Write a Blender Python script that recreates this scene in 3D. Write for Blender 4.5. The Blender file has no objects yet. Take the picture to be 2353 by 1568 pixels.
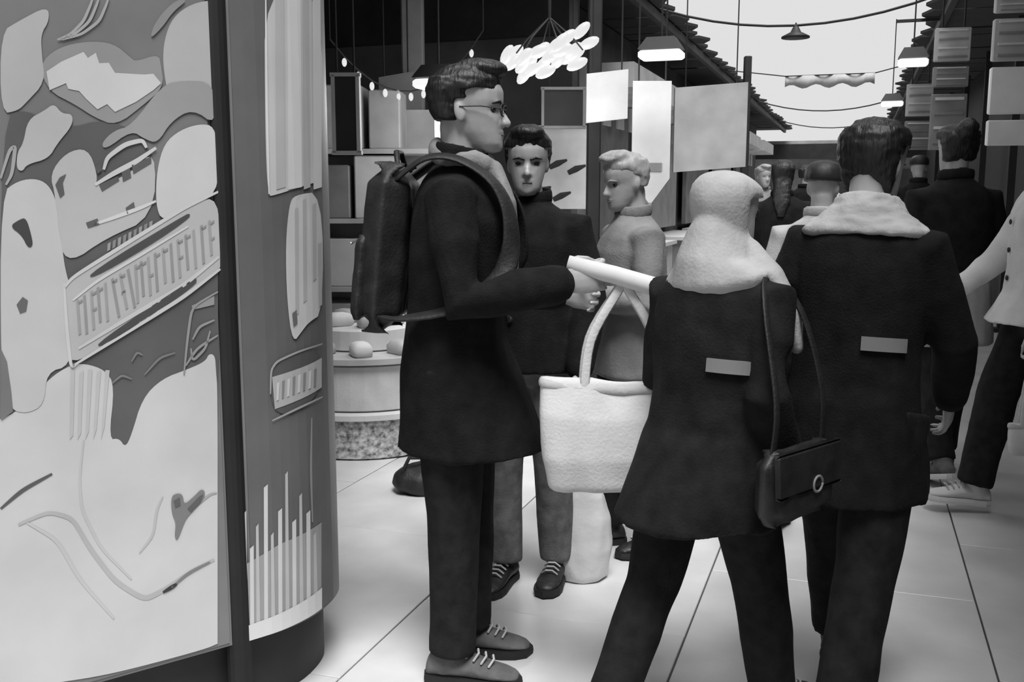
import bpy, bmesh, math, random
import numpy as np
from mathutils import Vector, Matrix, noise
R_ = math.radians
random.seed(7)
scene = bpy.context.scene
COL = scene.collection

# ------------------------------------------------------------------ camera
W, H = 2353, 1568
FPX = 2288.0
YAW, PITCH = R_(18.95), R_(8.3)
CAMZ = 1.38
FWD = Vector((-math.sin(YAW)*math.cos(PITCH), math.cos(YAW)*math.cos(PITCH), -math.sin(PITCH)))
RGT = Vector((math.cos(YAW), math.sin(YAW), 0))
UPV = RGT.cross(FWD)
FH = Vector((-math.sin(YAW), math.cos(YAW), 0))
CP = Vector((0, 0, CAMZ))
cam_d = bpy.data.cameras.new('camera')
cam = bpy.data.objects.new('camera', cam_d)
COL.objects.link(cam)
cam_d.sensor_width = 36.0
cam_d.lens = FPX/W*36.0
cam.location = CP
cam.rotation_euler = (math.pi/2-PITCH, 0, YAW)
cam_d.clip_start = 0.05
scene.camera = cam

# ------------------------------------------------------------------ light
world = bpy.data.worlds.new('overcast_sky')
scene.world = world
world.use_nodes = True
wn = world.node_tree.nodes
wn['Background'].inputs[0].default_value = (0.75, 0.75, 0.75, 1)
wn['Background'].inputs[1].default_value = 1.0
sun_d = bpy.data.lights.new('sun', 'SUN')
sun_d.energy = 4.3
sun_d.angle = R_(28)
sun = bpy.data.objects.new('sun', sun_d)
COL.objects.link(sun)
SUN_DIR = Vector((-0.22, 0.42, -1.0)).normalized()
sun.rotation_euler = SUN_DIR.to_track_quat('-Z', 'Y').to_euler()
vs = scene.view_settings
vs.view_transform = 'Standard'
vs.look = 'None'
vs.exposure = 0.0
vs.gamma = 1.0
vs.use_curve_mapping = False

# ------------------------------------------------------------------ helpers
def ray(px, py):
    return FWD + RGT*((px-W/2)/FPX) + UPV*((H/2-py)/FPX)
def pt(px, py, D):
    return CP + ray(px, py)*D
def zplane(px, py, z):
    d = ray(px, py)
    return CP + d*((z-CAMZ)/d.z)
def ground(px, py):
    return zplane(px, py, 0.0)
def dirang(right, fwd):
    v = RGT*right + FH*fwd
    return math.atan2(v.y, v.x) - math.pi/2
def s2l(c):
    return c/12.92 if c <= 0.04045 else ((c+0.055)/1.055)**2.4

MATS = {}
def mat(name, g, rough=0.7, var=0.06, scale=6.0, bump=0.0, bscale=40.0, metal=0.0, stretch=None, spec=None):
    if name in MATS: return MATS[name]
    m = bpy.data.materials.new(name); m.use_nodes = True
    nt = m.node_tree; b = nt.nodes['Principled BSDF']
    b.inputs['Roughness'].default_value = rough
    b.inputs['Metallic'].default_value = metal
    if spec is not None: b.inputs['Specular IOR Level'].default_value = spec
    tc = nt.nodes.new('ShaderNodeTexCoord')
    src = tc.outputs['Object']
    if stretch:
        mp = nt.nodes.new('ShaderNodeMapping'); mp.inputs['Scale'].default_value = stretch
        nt.links.new(src, mp.inputs[0]); src = mp.outputs[0]
    n = nt.nodes.new('ShaderNodeTexNoise'); n.inputs['Scale'].default_value = scale
    n.inputs['Detail'].default_value = 6
    nt.links.new(src, n.inputs['Vector'])
    r = nt.nodes.new('ShaderNodeValToRGB')
    lo, hi = s2l(max(0, g-var)), s2l(min(1, g+var))
    r.color_ramp.elements[0].position = 0.3; r.color_ramp.elements[0].color = (lo, lo, lo, 1)
    r.color_ramp.elements[1].position = 0.7; r.color_ramp.elements[1].color = (hi, hi, hi, 1)
    nt.links.new(n.outputs['Fac'], r.inputs[0]); nt.links.new(r.outputs[0], b.inputs['Base Color'])
    if bump:
        n2 = nt.nodes.new('ShaderNodeTexNoise'); n2.inputs['Scale'].default_value = bscale; n2.inputs['Detail'].default_value = 4
        nt.links.new(src, n2.inputs['Vector'])
        bp = nt.nodes.new('ShaderNodeBump'); bp.inputs['Strength'].default_value = bump; bp.inputs['Distance'].default_value = 0.01
        nt.links.new(n2.outputs['Fac'], bp.inputs['Height']); nt.links.new(bp.outputs[0], b.inputs['Normal'])
    MATS[name] = m
    return m
def emit(name, strength):
    if name in MATS: return MATS[name]
    m = bpy.data.materials.new(name); m.use_nodes = True
    b = m.node_tree.nodes['Principled BSDF']
    b.inputs['Base Color'].default_value = (.03, .03, .03, 1)
    b.inputs['Emission Color'].default_value = (1, 1, 1, 1)
    b.inputs['Emission Strength'].default_value = strength
    MATS[name] = m
    return m

def smooth3(c, n=5):
    c = [Vector(p) for p in c]; N = len(c); out = []
    for i in range(N-1):
        p0, p1, p2, p3 = c[max(0, i-1)], c[i], c[i+1], c[min(N-1, i+2)]
        for k in range(n):
            t = k/n; out.append(.5*((2*p1)+(p2-p0)*t+(2*p0-5*p1+4*p2-p3)*t*t+(3*p1-p0-3*p2+p3)*t**3))
    return out+[c[-1]]
class MB:
    def __init__(s): s.v = []; s.f = []
    def add(s, vs_, fs):
        o = len(s.v); s.v += [Vector(p) for p in vs_]; s.f += [tuple(i+o for i in f) for f in fs]; return s
    def box(s, c, size, rot=None, bev=0.0):
        hx, hy, hz = [q/2 for q in size]
        if bev > 0:
            b = min(bev, hx*.95, hy*.95, hz*.95)
            pts = []
            for z, i in ((-hz, b), (-hz+b, 0), (hz-b, 0), (hz, b)):
                x, y = hx-i, hy-i
                pts += [(x-b, -y, z), (x, -y+b, z), (x, y-b, z), (x-b, y, z), (-x+b, y, z), (-x, y-b, z), (-x, -y+b, z), (-x+b, -y, z)]
            fs = [tuple(reversed(range(8))), tuple(range(24, 32))]
            for k in range(3):
                for j in range(8):
                    fs.append((k*8+j, k*8+(j+1) % 8, (k+1)*8+(j+1) % 8, (k+1)*8+j))
        else:
            pts = [(x, y, z) for z in (-hz, hz) for x, y in ((-hx, -hy), (hx, -hy), (hx, hy), (-hx, hy))]
            fs = [(3, 2, 1, 0), (4, 5, 6, 7), (0, 1, 5, 4), (1, 2, 6, 5), (2, 3, 7, 6), (3, 0, 4, 7)]
        M = rot if rot is not None else Matrix.Identity(3)
        c = Vector(c)
        return s.add([M @ Vector(p) + c for p in pts], fs)
    def rings(s, rs, cap=True, closed=False):
        n = len(rs[0]); vs_ = [p for r in rs for p in r]; fs = []
        for k in range(len(rs)-1):
            for j in range(n):
                fs.append((k*n+j, k*n+(j+1) % n, (k+1)*n+(j+1) % n, (k+1)*n+j))
        if closed:
            k = len(rs)-1
            for j in range(n): fs.append((k*n+j, k*n+(j+1) % n, (j+1) % n, j))
        elif cap:
            fs.append(tuple(reversed(range(n)))); fs.append(tuple(range((len(rs)-1)*n, len(rs)*n)))
        return s.add(vs_, fs)
    def tube(s, pts, rad, n=10, ref=(0.13, 0.21, 1), dome=True):
        pts = [Vector(p) for p in pts]; ref = Vector(ref).normalized()
        if not isinstance(rad, (list, tuple)): rad = [rad]*len(pts)
        rad = [(r, r) if not isinstance(r, (list, tuple)) else r for r in rad]
        P = list(pts); A = list(rad)
        if dome:
            t0 = (pts[0]-pts[1]).normalized(); t1 = (pts[-1]-pts[-2]).normalized()
            m0, m1 = min(rad[0]), min(rad[-1])
            P = [pts[0]+t0*m0*.95, pts[0]+t0*m0*.6]+P+[pts[-1]+t1*m1*.6, pts[-1]+t1*m1*.95]
            A = [tuple(x*.3 for x in rad[0]), tuple(x*.8 for x in rad[0])]+A+[tuple(x*.8 for x in rad[-1]), tuple(x*.3 for x in rad[-1])]
        rs = []
        for i, p in enumerate(P):
            t = (P[min(i+1, len(P)-1)]-P[max(i-1, 0)]).normalized()
            a = t.cross(ref)
            if a.length < 1e-3: a = t.cross(Vector((1, 0, 0)))
            a.normalize(); b = a.cross(t)
            rs.append([p + a*math.cos(2*math.pi*k/n)*A[i][0] + b*math.sin(2*math.pi*k/n)*A[i][1] for k in range(n)])
        return s.rings(rs)
    def ell(s, c, r, M=None, n=12, m=8):
        c = Vector(c); M = M or Matrix.Identity(3); rs = []
        for i in range(m+1):
            t = math.pi*(0.04+0.92*i/m)-math.pi/2
            rs.append([c + M @ Vector((r[0]*math.cos(t)*math.cos(2*math.pi*k/n), r[1]*math.cos(t)*math.sin(2*math.pi*k/n), r[2]*math.sin(t))) for k in range(n)])
        return s.rings(rs)
    def lathe(s, prof, c=(0, 0, 0), n=32):
        c = Vector(c)
        return s.rings([[c+Vector((r*math.cos(2*math.pi*k/n), r*math.sin(2*math.pi*k/n), z)) for k in range(n)] for r, z in prof])
    def prism(s, poly, h, M=None):
        """poly in local xy extruded along z by h, then M (4x4)"""
        n = len(poly); M = M or Matrix.Identity(4)
        vs_ = [M @ Vector((x, y, 0)) for x, y in poly]+[M @ Vector((x, y, h)) for x, y in poly]
        fs = [tuple(reversed(range(n))), tuple(range(n, 2*n))]+[(j, (j+1) % n, n+(j+1) % n, n+j) for j in range(n)]
        return s.add(vs_, fs)
    def mesh(s, name, smooth=False):
        me = bpy.data.meshes.new(name); me.from_pydata([tuple(p) for p in s.v], [], s.f)
        bm = bmesh.new(); bm.from_mesh(me); bmesh.ops.recalc_face_normals(bm, faces=bm.faces); bm.to_mesh(me); bm.free()
        if smooth: me.polygons.foreach_set('use_smooth', [True]*len(me.polygons))
        return me
    def build(s, name, m, parent=None, smooth=False, loc=None):
        return link(name, s.mesh(name, smooth), m, parent, loc)

def link(name, me, m, parent=None, loc=None):
    o = bpy.data.objects.new(name, me); COL.objects.link(o)
    if m is not None and me is not None:
        me.materials.clear(); me.materials.append(m)
    o.parent = parent
    if loc is not None: o.location = loc
    return o
def tag(o, label=None, cat=None, group=None, kind=None):
    if label: o['label'] = label
    if cat: o['category'] = cat
    if group: o['group'] = group
    if kind: o['kind'] = kind
    return o
def thing(name, label, cat, loc=(0, 0, 0), rz=0.0, group=None):
    o = bpy.data.objects.new(name, None); COL.objects.link(o)
    o.empty_display_size = 0.1
    o.location = loc; o.rotation_euler = (0, 0, rz)
    return tag(o, label, cat, group)
def copy_tree(o, parent=None):
    c = o.copy(); COL.objects.link(c); c.parent = parent
    for ch in list(o.children): copy_tree(ch, c)
    return c
def remesh(mb, name, vox, it=3, folds=0.0, fscale=6.0, seed=0.0, fstretch=(1, 1, .45)):
    me = mb.mesh('tmp'); ob = bpy.data.objects.new('tmp', me); COL.objects.link(ob)
    m = ob.modifiers.new('r', 'REMESH'); m.mode = 'VOXEL'; m.voxel_size = vox
    sm = ob.modifiers.new('s', 'SMOOTH'); sm.iterations = it; sm.factor = .5
    dg = bpy.context.evaluated_depsgraph_get()
    out = bpy.data.meshes.new_from_object(ob.evaluated_get(dg)); out.name = name
    bpy.data.objects.remove(ob); bpy.data.meshes.remove(me)
    if folds:
        n = len(out.vertices); co = np.empty(n*3, 'f'); no = np.empty(n*3, 'f')
        out.vertices.foreach_get('co', co); out.vertex_normals.foreach_get('vector', no)
        co = co.reshape(-1, 3); no = no.reshape(-1, 3); sv = Vector((seed, seed*1.7, seed*.3)); dd = np.empty(n, 'f')
        qs = co*np.array([fscale*k for k in fstretch], 'f')
        for i in range(n):
            q = Vector(qs[i].tolist())+sv
            dd[i] = noise.noise(q)+.5*noise.noise(q*2.3)+.3*(1-abs(noise.noise(q*1.4+sv))*3)
        co += no*(dd*folds)[:, None]
        out.vertices.foreach_set('co', co.ravel())
    out.polygons.foreach_set('use_smooth', [True]*len(out.polygons))
    return out

# ------------------------------------------------------------------ materials
M_FLOOR = mat('pale_concrete', .80, .34, .05, 3.0, .06, 60)
M_JOINT = mat('joint_mortar', .25, .9, .05)
M_DARKROOF = mat('dark_canopy', .17, .8, .03, 3)
M_BLACK = mat('black_paint', .12, .6, .03)
M_WALLD = mat('dark_wall', .30, .8, .06, 2.0, .2, 25)
M_WALLM = mat('mid_wall', .62, .8, .08, 2.5, .15, 25)
M_WHITE = mat('white_paint', .78, .6, .04, 4)
M_LIGHT = mat('light_grey_paint', .68, .6, .06, 4)
M_GREY = mat('mid_grey_paint', .50, .6, .06, 4)
M_STEEL = mat('brushed_steel', .7, .3, .05, 5, metal=.9)
M_WOOL = mat('black_wool', .09, .95, .025, 20, .3, 180, spec=.2)
M_WOOL2 = mat('charcoal_wool', .11, .95, .03, 18, .3, 160, spec=.2)
M_DENIM = mat('black_denim', .12, .9, .03, 25, .2, 200, spec=.2)
M_GDENIM = mat('grey_denim', .40, .9, .06, 25, .2, 200, spec=.2)
M_LEATHER = mat('dark_leather', .13, .5, .04, 15, .2, 60)
M_SUEDE = mat('grey_suede', .34, .85, .08, 15, .2, 60)
M_RUBBER = mat('black_rubber', .10, .7, .02)
M_NYLON = mat('black_nylon', .11, .6, .03, 20, .2, 120)
M_HAIR = mat('dark_hair', .09, .5, .03, 30, .5, 90, stretch=(1, 1, .2))
M_HAIRG = mat('grey_hair', .6, .6, .06, 30, .5, 90, stretch=(1, 1, .2))
M_SKIN = mat('skin', .66, .5, .03, 12, .05, 80)
M_WCLOTH = mat('white_cloth', .78, .9, .03, 10, .2, 120, spec=.2)
M_LCLOTH = mat('light_grey_cloth', .68, .9, .05, 10, .2, 120, spec=.2)
M_MCLOTH = mat('mid_grey_cloth', .5, .9, .05, 10, .2, 120, spec=.2)
M_REFL = mat('pale_grey_stripe', .48, .5, .03)
M_EYE = mat('dark_eye', .1, .2, .01)
M_PAPER = mat('white_paper', .80, .8, .03, 8)
M_LAMP = emit('lamp_diffuser', .95)
M_BULB = emit('warm_bulb', .78)

# ================================================================== SETTING
# floor: mortar bed plus separately laid slabs
fl = tag(MB().box((0, 9, -0.10), (26, 46, 0.1)).build('floor', M_JOINT), kind='structure')
SX, SY = 0.90, 1.2
slab_meshes = []
for k in range(3):
    slab_meshes.append(MB().box((0, 0, 0), (SX-.006, SY-.004, .05), bev=.002).mesh('paving_slab'))
for i in range(-9, 5):
    for j in range(-5, 16):
        x = -0.45+SX*i+.45; y = j*SY+(0.0 if i % 2 else .6)
        o = link('paving_slab', slab_meshes[(i*7+j*3) % 3], M_FLOOR, fl, (x, y, -.026+random.uniform(-.0012, .0012)))
        o.rotation_euler = (random.uniform(-.001, .001), random.uniform(-.001, .001), 0)
far = MB().box((-3, 25.7, -.03), (16, 11.4, .058))
o = far.build('far_paving', M_FLOOR, fl)

# canopies over the stalls on both sides: boards with pointed uneven overhang
CZ = 3.2
def canopy(name, xedge, xback, sgn):
    root = tag(MB().box(((xedge+xback)/2+sgn*.3, 8.5, CZ+.10), (abs(xback-xedge)-.2, 42, .05)).build(name, M_DARKROOF), kind='structure')
    y = -12.0; k = 0
    while y < 29:
        w = random.uniform(.42, .7); ov = random.uniform(.0, .10)+.03*(k % 2)
        # board in plan: pointed nose towards the gap
        L = 1.4
        poly = [(0, 0), (L-.10+ov, 0), (L+ov, w*.5), (L-.10+ov, w*.96), (0, w*.96)]
        Mx = Matrix.Translation((xedge+sgn*L, y, CZ+random.uniform(0, .02))) @ Matrix.Diagonal((-sgn, 1, 1, 1))
        MB().prism(poly, .03, Mx).build('roof_board', M_DARKROOF, root)
        y += w; k += 1
    MB().box((xedge+sgn*.12, 8.5, CZ-.05), (.06, 41, .09)).build('gutter_beam', M_BLACK, root)
    return root
canopy('ceiling_left', -1.86, -8.5, -1)
canopy('ceiling_right', 0.62, 4.5, 1)

# left facades: a back wall facing the viewer and a receding row of stall fronts
wl = tag(MB().box((-5.6, 8.35, 1.6), (6.6, .2, 3.2)).build('wall_back', M_WALLD), kind='structure')
MB().box((-5.6, 8.2, 2.95), (6.6, .12, .5)).build('fascia_board', M_BLACK, wl)
w2 = tag(MB().box((-2.75, 18.2, 1.6), (.2, 19.5, 3.2)).build('wall_left', M_WALLD), kind='structure')
w3 = tag(MB().box((-8.6, -2, 1.6), (.2, 21, 3.2)).build('wall_side', M_WALLD), kind='structure')
wr = tag(MB().box((1.75, 8.5, 1.6), (.2, 40, 3.2)).build('wall_right', M_BLACK), kind='structure')
# far end of the passage
we = tag(MB().box((-.5, 29.5, 1.45), (9, .3, 2.9)).build('wall_far', M_WALLM), kind='structure')
for k in range(5):
    MB().box((-3.6+1.7*k, 29.3, 1.1), (1.2, .14, 2.0)).build('shopfront_panel', M_WALLD if k % 2 else M_BLACK, we)
MB().box((-.5, 29.2, 2.6), (8.6, .2, .4)).build('fascia_board', M_BLACK, we)

# ================================================================== POSTER KIOSK (left foreground)
def rq(v): return Vector((v.dot(RGT), v.dot(FH)))
ZB = .215
k1, k2, k3 = rq(zplane(200, 1568, ZB)), rq(zplane(540, 1473, ZB)), rq(zplane(738, 1396, ZB))
kd = (k1-k2)
ctrl = [k1+kd*3.4+Vector((-.1, .0)), k1+kd*2.0+Vector((-.03, 0)), k1+kd, k1, k2, k2.lerp(k3, .5)+Vector((.02, -.016)), k3, k3+Vector((.022, .17)), k3+Vector((-.05, .33)),
        k3+Vector((-.3, .45)), k3+Vector((-1.0, .45)), k3+Vector((-1.9, .2))]
def catmull(c, n=10, closed=False):
    out = []
    N = len(c)
    for i in range(N if closed else N-1):
        g = (lambda j: c[j % N]) if closed else (lambda j: c[max(0, min(N-1, j))])
        p0, p1, p2, p3 = g(i-1), g(i), g(i+1), g(i+2)
        for k in range(n):
            t = k/n
            out.append(.5*((2*p1)+(p2-p0)*t+(2*p0-5*p1+4*p2-p3)*t*t+(3*p1-p0-3*p2+p3)*t**3))
    if not closed: out.append(c[-1].copy())
    return out
OUT = catmull(ctrl, 12, True)
NO = len(OUT)
US = [0.0]
for i in range(NO): US.append(US[-1]+(OUT[(i+1) % NO]-OUT[i]).length)
def kiosk_uz(px, py):
    d = ray(px, py); dr, dq, dz = d.dot(RGT), d.dot(FH), d.z
    best = None
    for i in range(NO):
        a, b = OUT[i], OUT[(i+1) % NO]; e = b-a
        den = dr*e.y-dq*e.x
        if abs(den) < 1e-9: continue
        t = (a.x*e.y-a.y*e.x)/den; s = (a.x*dq-a.y*dr)/den
        if -1e-6 <= s <= 1+1e-6 and t > 0 and (best is None or t < best[0]):
            best = (t, US[i]+s*(US[i+1]-US[i]), CAMZ+t*dz)
    if best is None: return kiosk_uz(px-4, py)
    return (best[1], best[2])
def kiosk_pos(u, z, off):
    u = u % US[-1]
    i = 0
    while i < NO-1 and US[i+1] < u: i += 1
    a, b = OUT[i], OUT[(i+1) % NO]
    t = (u-US[i])/max(1e-9, US[i+1]-US[i])
    def nrm(j):
        e = (OUT[(j+1) % NO]-OUT[(j-1) % NO]).normalized()
        return Vector((e.y, -e.x))
    p = a.lerp(b, t)+nrm(i).lerp(nrm((i+1) % NO), t).normalized()*off
    return RGT*p.x+FH*p.y+Vector((0, 0, z))
KB = zplane(540, 1560, 0); KC = kiosk_pos(US[5*12], 0, -.7)
kiosk = thing('poster_kiosk', 'tall rounded kiosk covered in pale printed posters at the left edge', 'kiosk', (KC.x, KC.y, 0))
bpy.context.view_layer.update()
def kloc(v): return v-Vector((KC.x, KC.y, 0))
def kring(z, off): return [kloc(kiosk_pos(US[i], z, off)) for i in range(NO)]
MB().rings([kring(0, -.05), kring(ZB+.01, -.05)]).build('plinth', M_BLACK, kiosk)
MB().rings([kring(ZB-.01, 0), kring(2.62, 0)]).build('body', mat('kiosk_panel', .50, .45, .03, 4), kiosk)
MB().rings([kring(2.62, -.02), kring(2.62, .06), kring(2.72, .07), kring(2.76, -.1)]).build('roof_cap', M_BLACK, kiosk)
def strip(u0, u1, z0, z1, off, name, m, parent, th=.004):
    n = max(2, int(abs(u1-u0)/.03)); rs = []
    for k in range(n+1):
        u = u0+(u1-u0)*k/n
        zz0 = z0(u) if callable(z0) else z0
        rs.append([kloc(kiosk_pos(u, zz0, off)), kloc(kiosk_pos(u, z1, off)), kloc(kiosk_pos(u, z1, off+th)), kloc(kiosk_pos(u, zz0, off+th))])
    return MB().rings(rs).build(name, m, parent)
def decal(poly, off, name, m, parent):
    """flat printed shape on the poster, outline in picture pixels -> (u, z) on the kiosk wall"""
    if len(poly) > 5 and name != 'lettering':
        for _ in range(2):
            poly = [q for i in range(len(poly)) for q in ((poly[i-1][0]*.25+poly[i][0]*.75, poly[i-1][1]*.25+poly[i][1]*.75), (poly[i][0]*.75+poly[(i+1) % len(poly)][0]*.25, poly[i][1]*.75+poly[(i+1) % len(poly)][1]*.25))]
        poly = [p for i, p in enumerate(poly) if math.hypot(p[0]-poly[i-1][0], p[1]-poly[i-1][1]) > .4]
    uz = [kiosk_uz(*p) for p in poly]
    bm = bmesh.new(); vsn = [bm.verts.new((u, z, 0)) for u, z in uz]
    es = [bm.edges.new((vsn[i], vsn[(i+1) % len(vsn)])) for i in range(len(vsn))]
    bmesh.ops.triangle_fill(bm, use_beauty=True, edges=es, normal=(0, 0, 1))
    u0, u1 = min(u for u, z in uz), max(u for u, z in uz)
    c = math.ceil(u0/.03)*.03
    while c < u1:
        bmesh.ops.bisect_plane(bm, geom=bm.verts[:]+bm.edges[:]+bm.faces[:], plane_co=(c, 0, 0), plane_no=(1, 0, 0)); c += .03
    for v in bm.verts: v.co = kloc(kiosk_pos(v.co.x, v.co.y, off))
    me = bpy.data.meshes.new(name); bmesh.ops.recalc_face_normals(bm, faces=bm.faces); bm.to_mesh(me); bm.free()
    return link(name, me, m, parent)
def stroke(pts, w, off, name, m, parent):
    P = []
    for i in range(len(pts)-1):
        a, b = pts[i], pts[i+1]
        for k in range(6): P.append((a[0]+(b[0]-a[0])*k/6, a[1]+(b[1]-a[1])*k/6))
    P.append(pts[-1])
    for _ in range(3):
        P = [P[0]]+[((P[i-1][0]+2*P[i][0]+P[i+1][0])/4, (P[i-1][1]+2*P[i][1]+P[i+1][1])/4) for i in range(1, len(P)-1)]+[P[-1]]
    L, Rr = [], []
    for i, p in enumerate(P):
        q0, q1 = P[max(0, i-1)], P[min(len(P)-1, i+1)]
        dx, dy = q1[0]-q0[0], q1[1]-q0[1]; l = math.hypot(dx, dy) or 1
        f = w/2*(0.55+0.45*math.sin(math.pi*i/(len(P)-1)))
        L.append((p[0]-dy/l*f, p[1]+dx/l*f)); Rr.append((p[0]+dy/l*f, p[1]-dx/l*f))
    mb = MB(); vsn = []
    for a, b in zip(L, Rr):
        vsn += [kloc(kiosk_pos(*kiosk_uz(*a), off)), kloc(kiosk_pos(*kiosk_uz(*b), off))]
    mb.add(vsn, [(2*i, 2*i+1, 2*i+3, 2*i+2) for i in range(len(P)-1)])
    return mb.build(name, m, parent)
def ink(g): return mat('ink_%02d' % int(g*100), g, .5, .025, 5)
uA0 = US[6]; uA1 = kiosk_uz(498, 800)[0]; uB0 = kiosk_uz(556, 800)[0]; uB1 = kiosk_uz(738, 800)[0]+.03
pA = strip(uA0, uA1, ZB, 2.6, .0, 'poster_sheet', ink(.49), kiosk)
tag(pA, 'large pale poster with slanted text band and rounded white shapes')
pB = strip(uB0, uB1, ZB, 2.6, .0, 'poster_sheet', ink(.40), kiosk)
tag(pB, 'grey side panel carrying pasted strips and stickers')
# black half-round strip standing in for the shaded recess between both panels
sm_rings = []
for k in range(9):
    a = math.pi*k/8; uu = (uA1+uB0)/2-(uB0-uA1)*.5*math.cos(a)
    sm_rings.append([kloc(kiosk_pos(uu, 0.02, -.02+.034*math.sin(a))), kloc(kiosk_pos(uu, 2.62, -.02+.034*math.sin(a)))])
mb = MB(); vsn = [p for r in sm_rings for p in r]
mb.add(vsn, [(2*i, 2*i+1, 2*i+3, 2*i+2) for i in range(8)]+[tuple(range(0, 18, 2)), tuple(range(17, 0, -2)), (0, 16, 17, 1)])
mb.build('recess_shade_strip', M_RUBBER, kiosk)
# --- printed shapes of poster A
o1, o2, o3, o4, o5 = .0052, .0062, .0072, .0082, .0092
S = 'printed_shape'
# darker ground below the text band
decal([(0, 270), (60, 250), (140, 300), (250, 270), (350, 330), (360, 470), (498, 430), (500, 900), (498, 1020), (300, 1040), (200, 1040), (100, 960), (0, 1000)], o1, S, ink(.38), pA)
decal([(0, 75), (40, 50), (108, 14), (112, 48), (92, 80), (95, 130), (102, 190), (60, 235), (40, 255), (0, 262)], o2, S, ink(.72), pA)
decal([(375, 92), (395, 40), (440, 8), (495, 0), (495, 250), (440, 240), (385, 225), (372, 150)], o2, S, ink(.72), pA)
decal([(342, 92), (350, 60), (375, 25), (405, 0), (430, 0), (395, 28), (372, 62)], o3, S, ink(.58), pA)
for sft in (0, 14, 36):
    stroke([(130+sft*.3, 92), (160+sft*.7, 80), (190+sft, 50), (205+sft, 15), (212+sft, -5)], 7, o3, 'printed_line', ink(.68), pA)
decal([(88, 150), (130, 110), (200, 95), (260, 100), (300, 135), (310, 142), (362, 125), (368, 150), (375, 200), (330, 240), (265, 290), (215, 270), (170, 240), (110, 210)], o2, S, ink(.60), pA)
# jagged brush lettering
decal([(105, 165), (140, 142), (190, 120), (200, 134), (218, 122), (226, 146), (248, 145), (262, 168), (330, 172), (350, 170), (368, 192), (350, 208), (310, 235), (262, 258), (244, 240), (222, 252), (196, 228), (180, 210), (155, 205), (150, 192), (112, 208)], o3, 'lettering', ink(.82), pA)
decal([(52, 330), (62, 275), (100, 255), (122, 238), (140, 262), (165, 262), (164, 290), (130, 330), (110, 365), (60, 378), (50, 395), (36, 388), (38, 350)], o3, S, ink(.74), pA)
stroke([(0, 410), (20, 345), (34, 335), (26, 400), (12, 425)], 9, o3, 'printed_line', ink(.66), pA)
decal([(230, 330), (260, 300), (300, 290), (370, 195), (420, 185), (490, 190), (495, 290), (440, 250), (390, 280), (360, 330), (330, 320), (300, 300), (240, 345)], o3, S, ink(.62), pA)
# tall pale arch figure on the left
decal([(0, 445), (40, 415), (85, 410), (115, 430), (132, 480), (140, 560), (148, 620), (160, 660), (165, 760), (160, 840), (105, 855), (100, 930), (60, 950), (20, 940), (0, 860)], o3, S, ink(.78), pA)
decal([(20, 520), (42, 505), (58, 500), (70, 540), (74, 565), (62, 570), (48, 540)], o4, S, ink(.28), pA)
decal([(36, 700), (50, 682), (62, 690), (58, 715), (44, 720)], o4, S, ink(.42), pA)
decal([(0, 800), (14, 830), (24, 900), (28, 945), (0, 965)], o4, S, ink(.48), pA)
# two rows of block lettering with dark squares
decal([(112, 400), (150, 350), (200, 340), (222, 400), (218, 432), (300, 398), (356, 340), (352, 500), (240, 548), (160, 605), (130, 560), (126, 450)], o3, S, ink(.74), pA)
for q in ([(125, 425), (135, 408), (150, 400), (142, 420), (146, 446), (136, 455)], [(216, 385), (228, 375), (232, 392), (222, 400)], [(277, 395), (296, 386), (299, 408), (280, 418)], [(225, 425), (268, 405), (272, 415), (232, 440)], [(286, 478), (305, 464), (308, 480), (290, 492)], [(195, 512), (222, 502), (226, 516), (200, 524)], [(300, 380), (345, 360), (345, 375), (304, 400)]):
    decal(q, o4, 'lettering', ink(.38), pA)
stroke([(216, 425), (260, 398), (310, 372), (356, 340)], 12, o4, 'printed_line', ink(.82), pA)
stroke([(236, 390), (244, 362), (285, 332), (325, 322), (334, 340)], 11, o4, 'printed_line', ink(.81), pA)
stroke([(200, 520), (260, 500), (320, 478), (356, 462)], 9, o4, 'printed_line', ink(.84), pA)
for k in range(9):
    x = 245+k*12; y = 560-k*6.2
    decal([(x, y), (x+7, y-4), (x+6, y+14), (x-1, y+18)], o4, 'lettering', ink(.55 if k % 2 else .62), pA)
decal([(355, 470), (358, 390), (375, 330), (410, 300), (455, 285), (490, 290), (498, 350), (498, 445), (430, 480), (370, 510)], o4, S, ink(.81), pA)
# slanted framed text band
decal([(142, 660), (160, 640), (355, 520), (440, 470), (500, 450), (503, 600), (503, 622), (340, 730), (168, 842), (150, 800)], o4, S, ink(.74), pA)
stroke([(146, 660), (165, 636), (300, 552), (420, 478), (500, 440)], 9, o5, 'printed_line', ink(.82), pA)
stroke([(145, 650), (150, 740), (160, 842), (172, 838)], 8, o5, 'printed_line', ink(.82), pA)
stroke([(165, 840), (300, 756), (420, 682), (503, 618)], 9, o5, 'printed_line', ink(.82), pA)
stroke([(178, 800), (300, 725), (420, 655), (500, 590)], 10, o5, 'printed_line', ink(.81), pA)
stroke([(165, 690), (220, 645), (330, 580), (430, 520)], 7, o5, 'printed_line', ink(.84), pA)
decal([(205, 625), (420, 495), (434, 490), (432, 502), (340, 565), (205, 643)], o5, 'printed_bar', ink(.32), pA)
decal([(222, 785), (440, 640), (450, 640), (446, 655), (330, 735), (225, 800)], o5, 'printed_bar', ink(.32), pA)
xs = [172, 188, 204, 219, 236, 252, 270, 288, 305, 318, 334, 350, 368, 386, 402, 420, 438, 456, 474]
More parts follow.
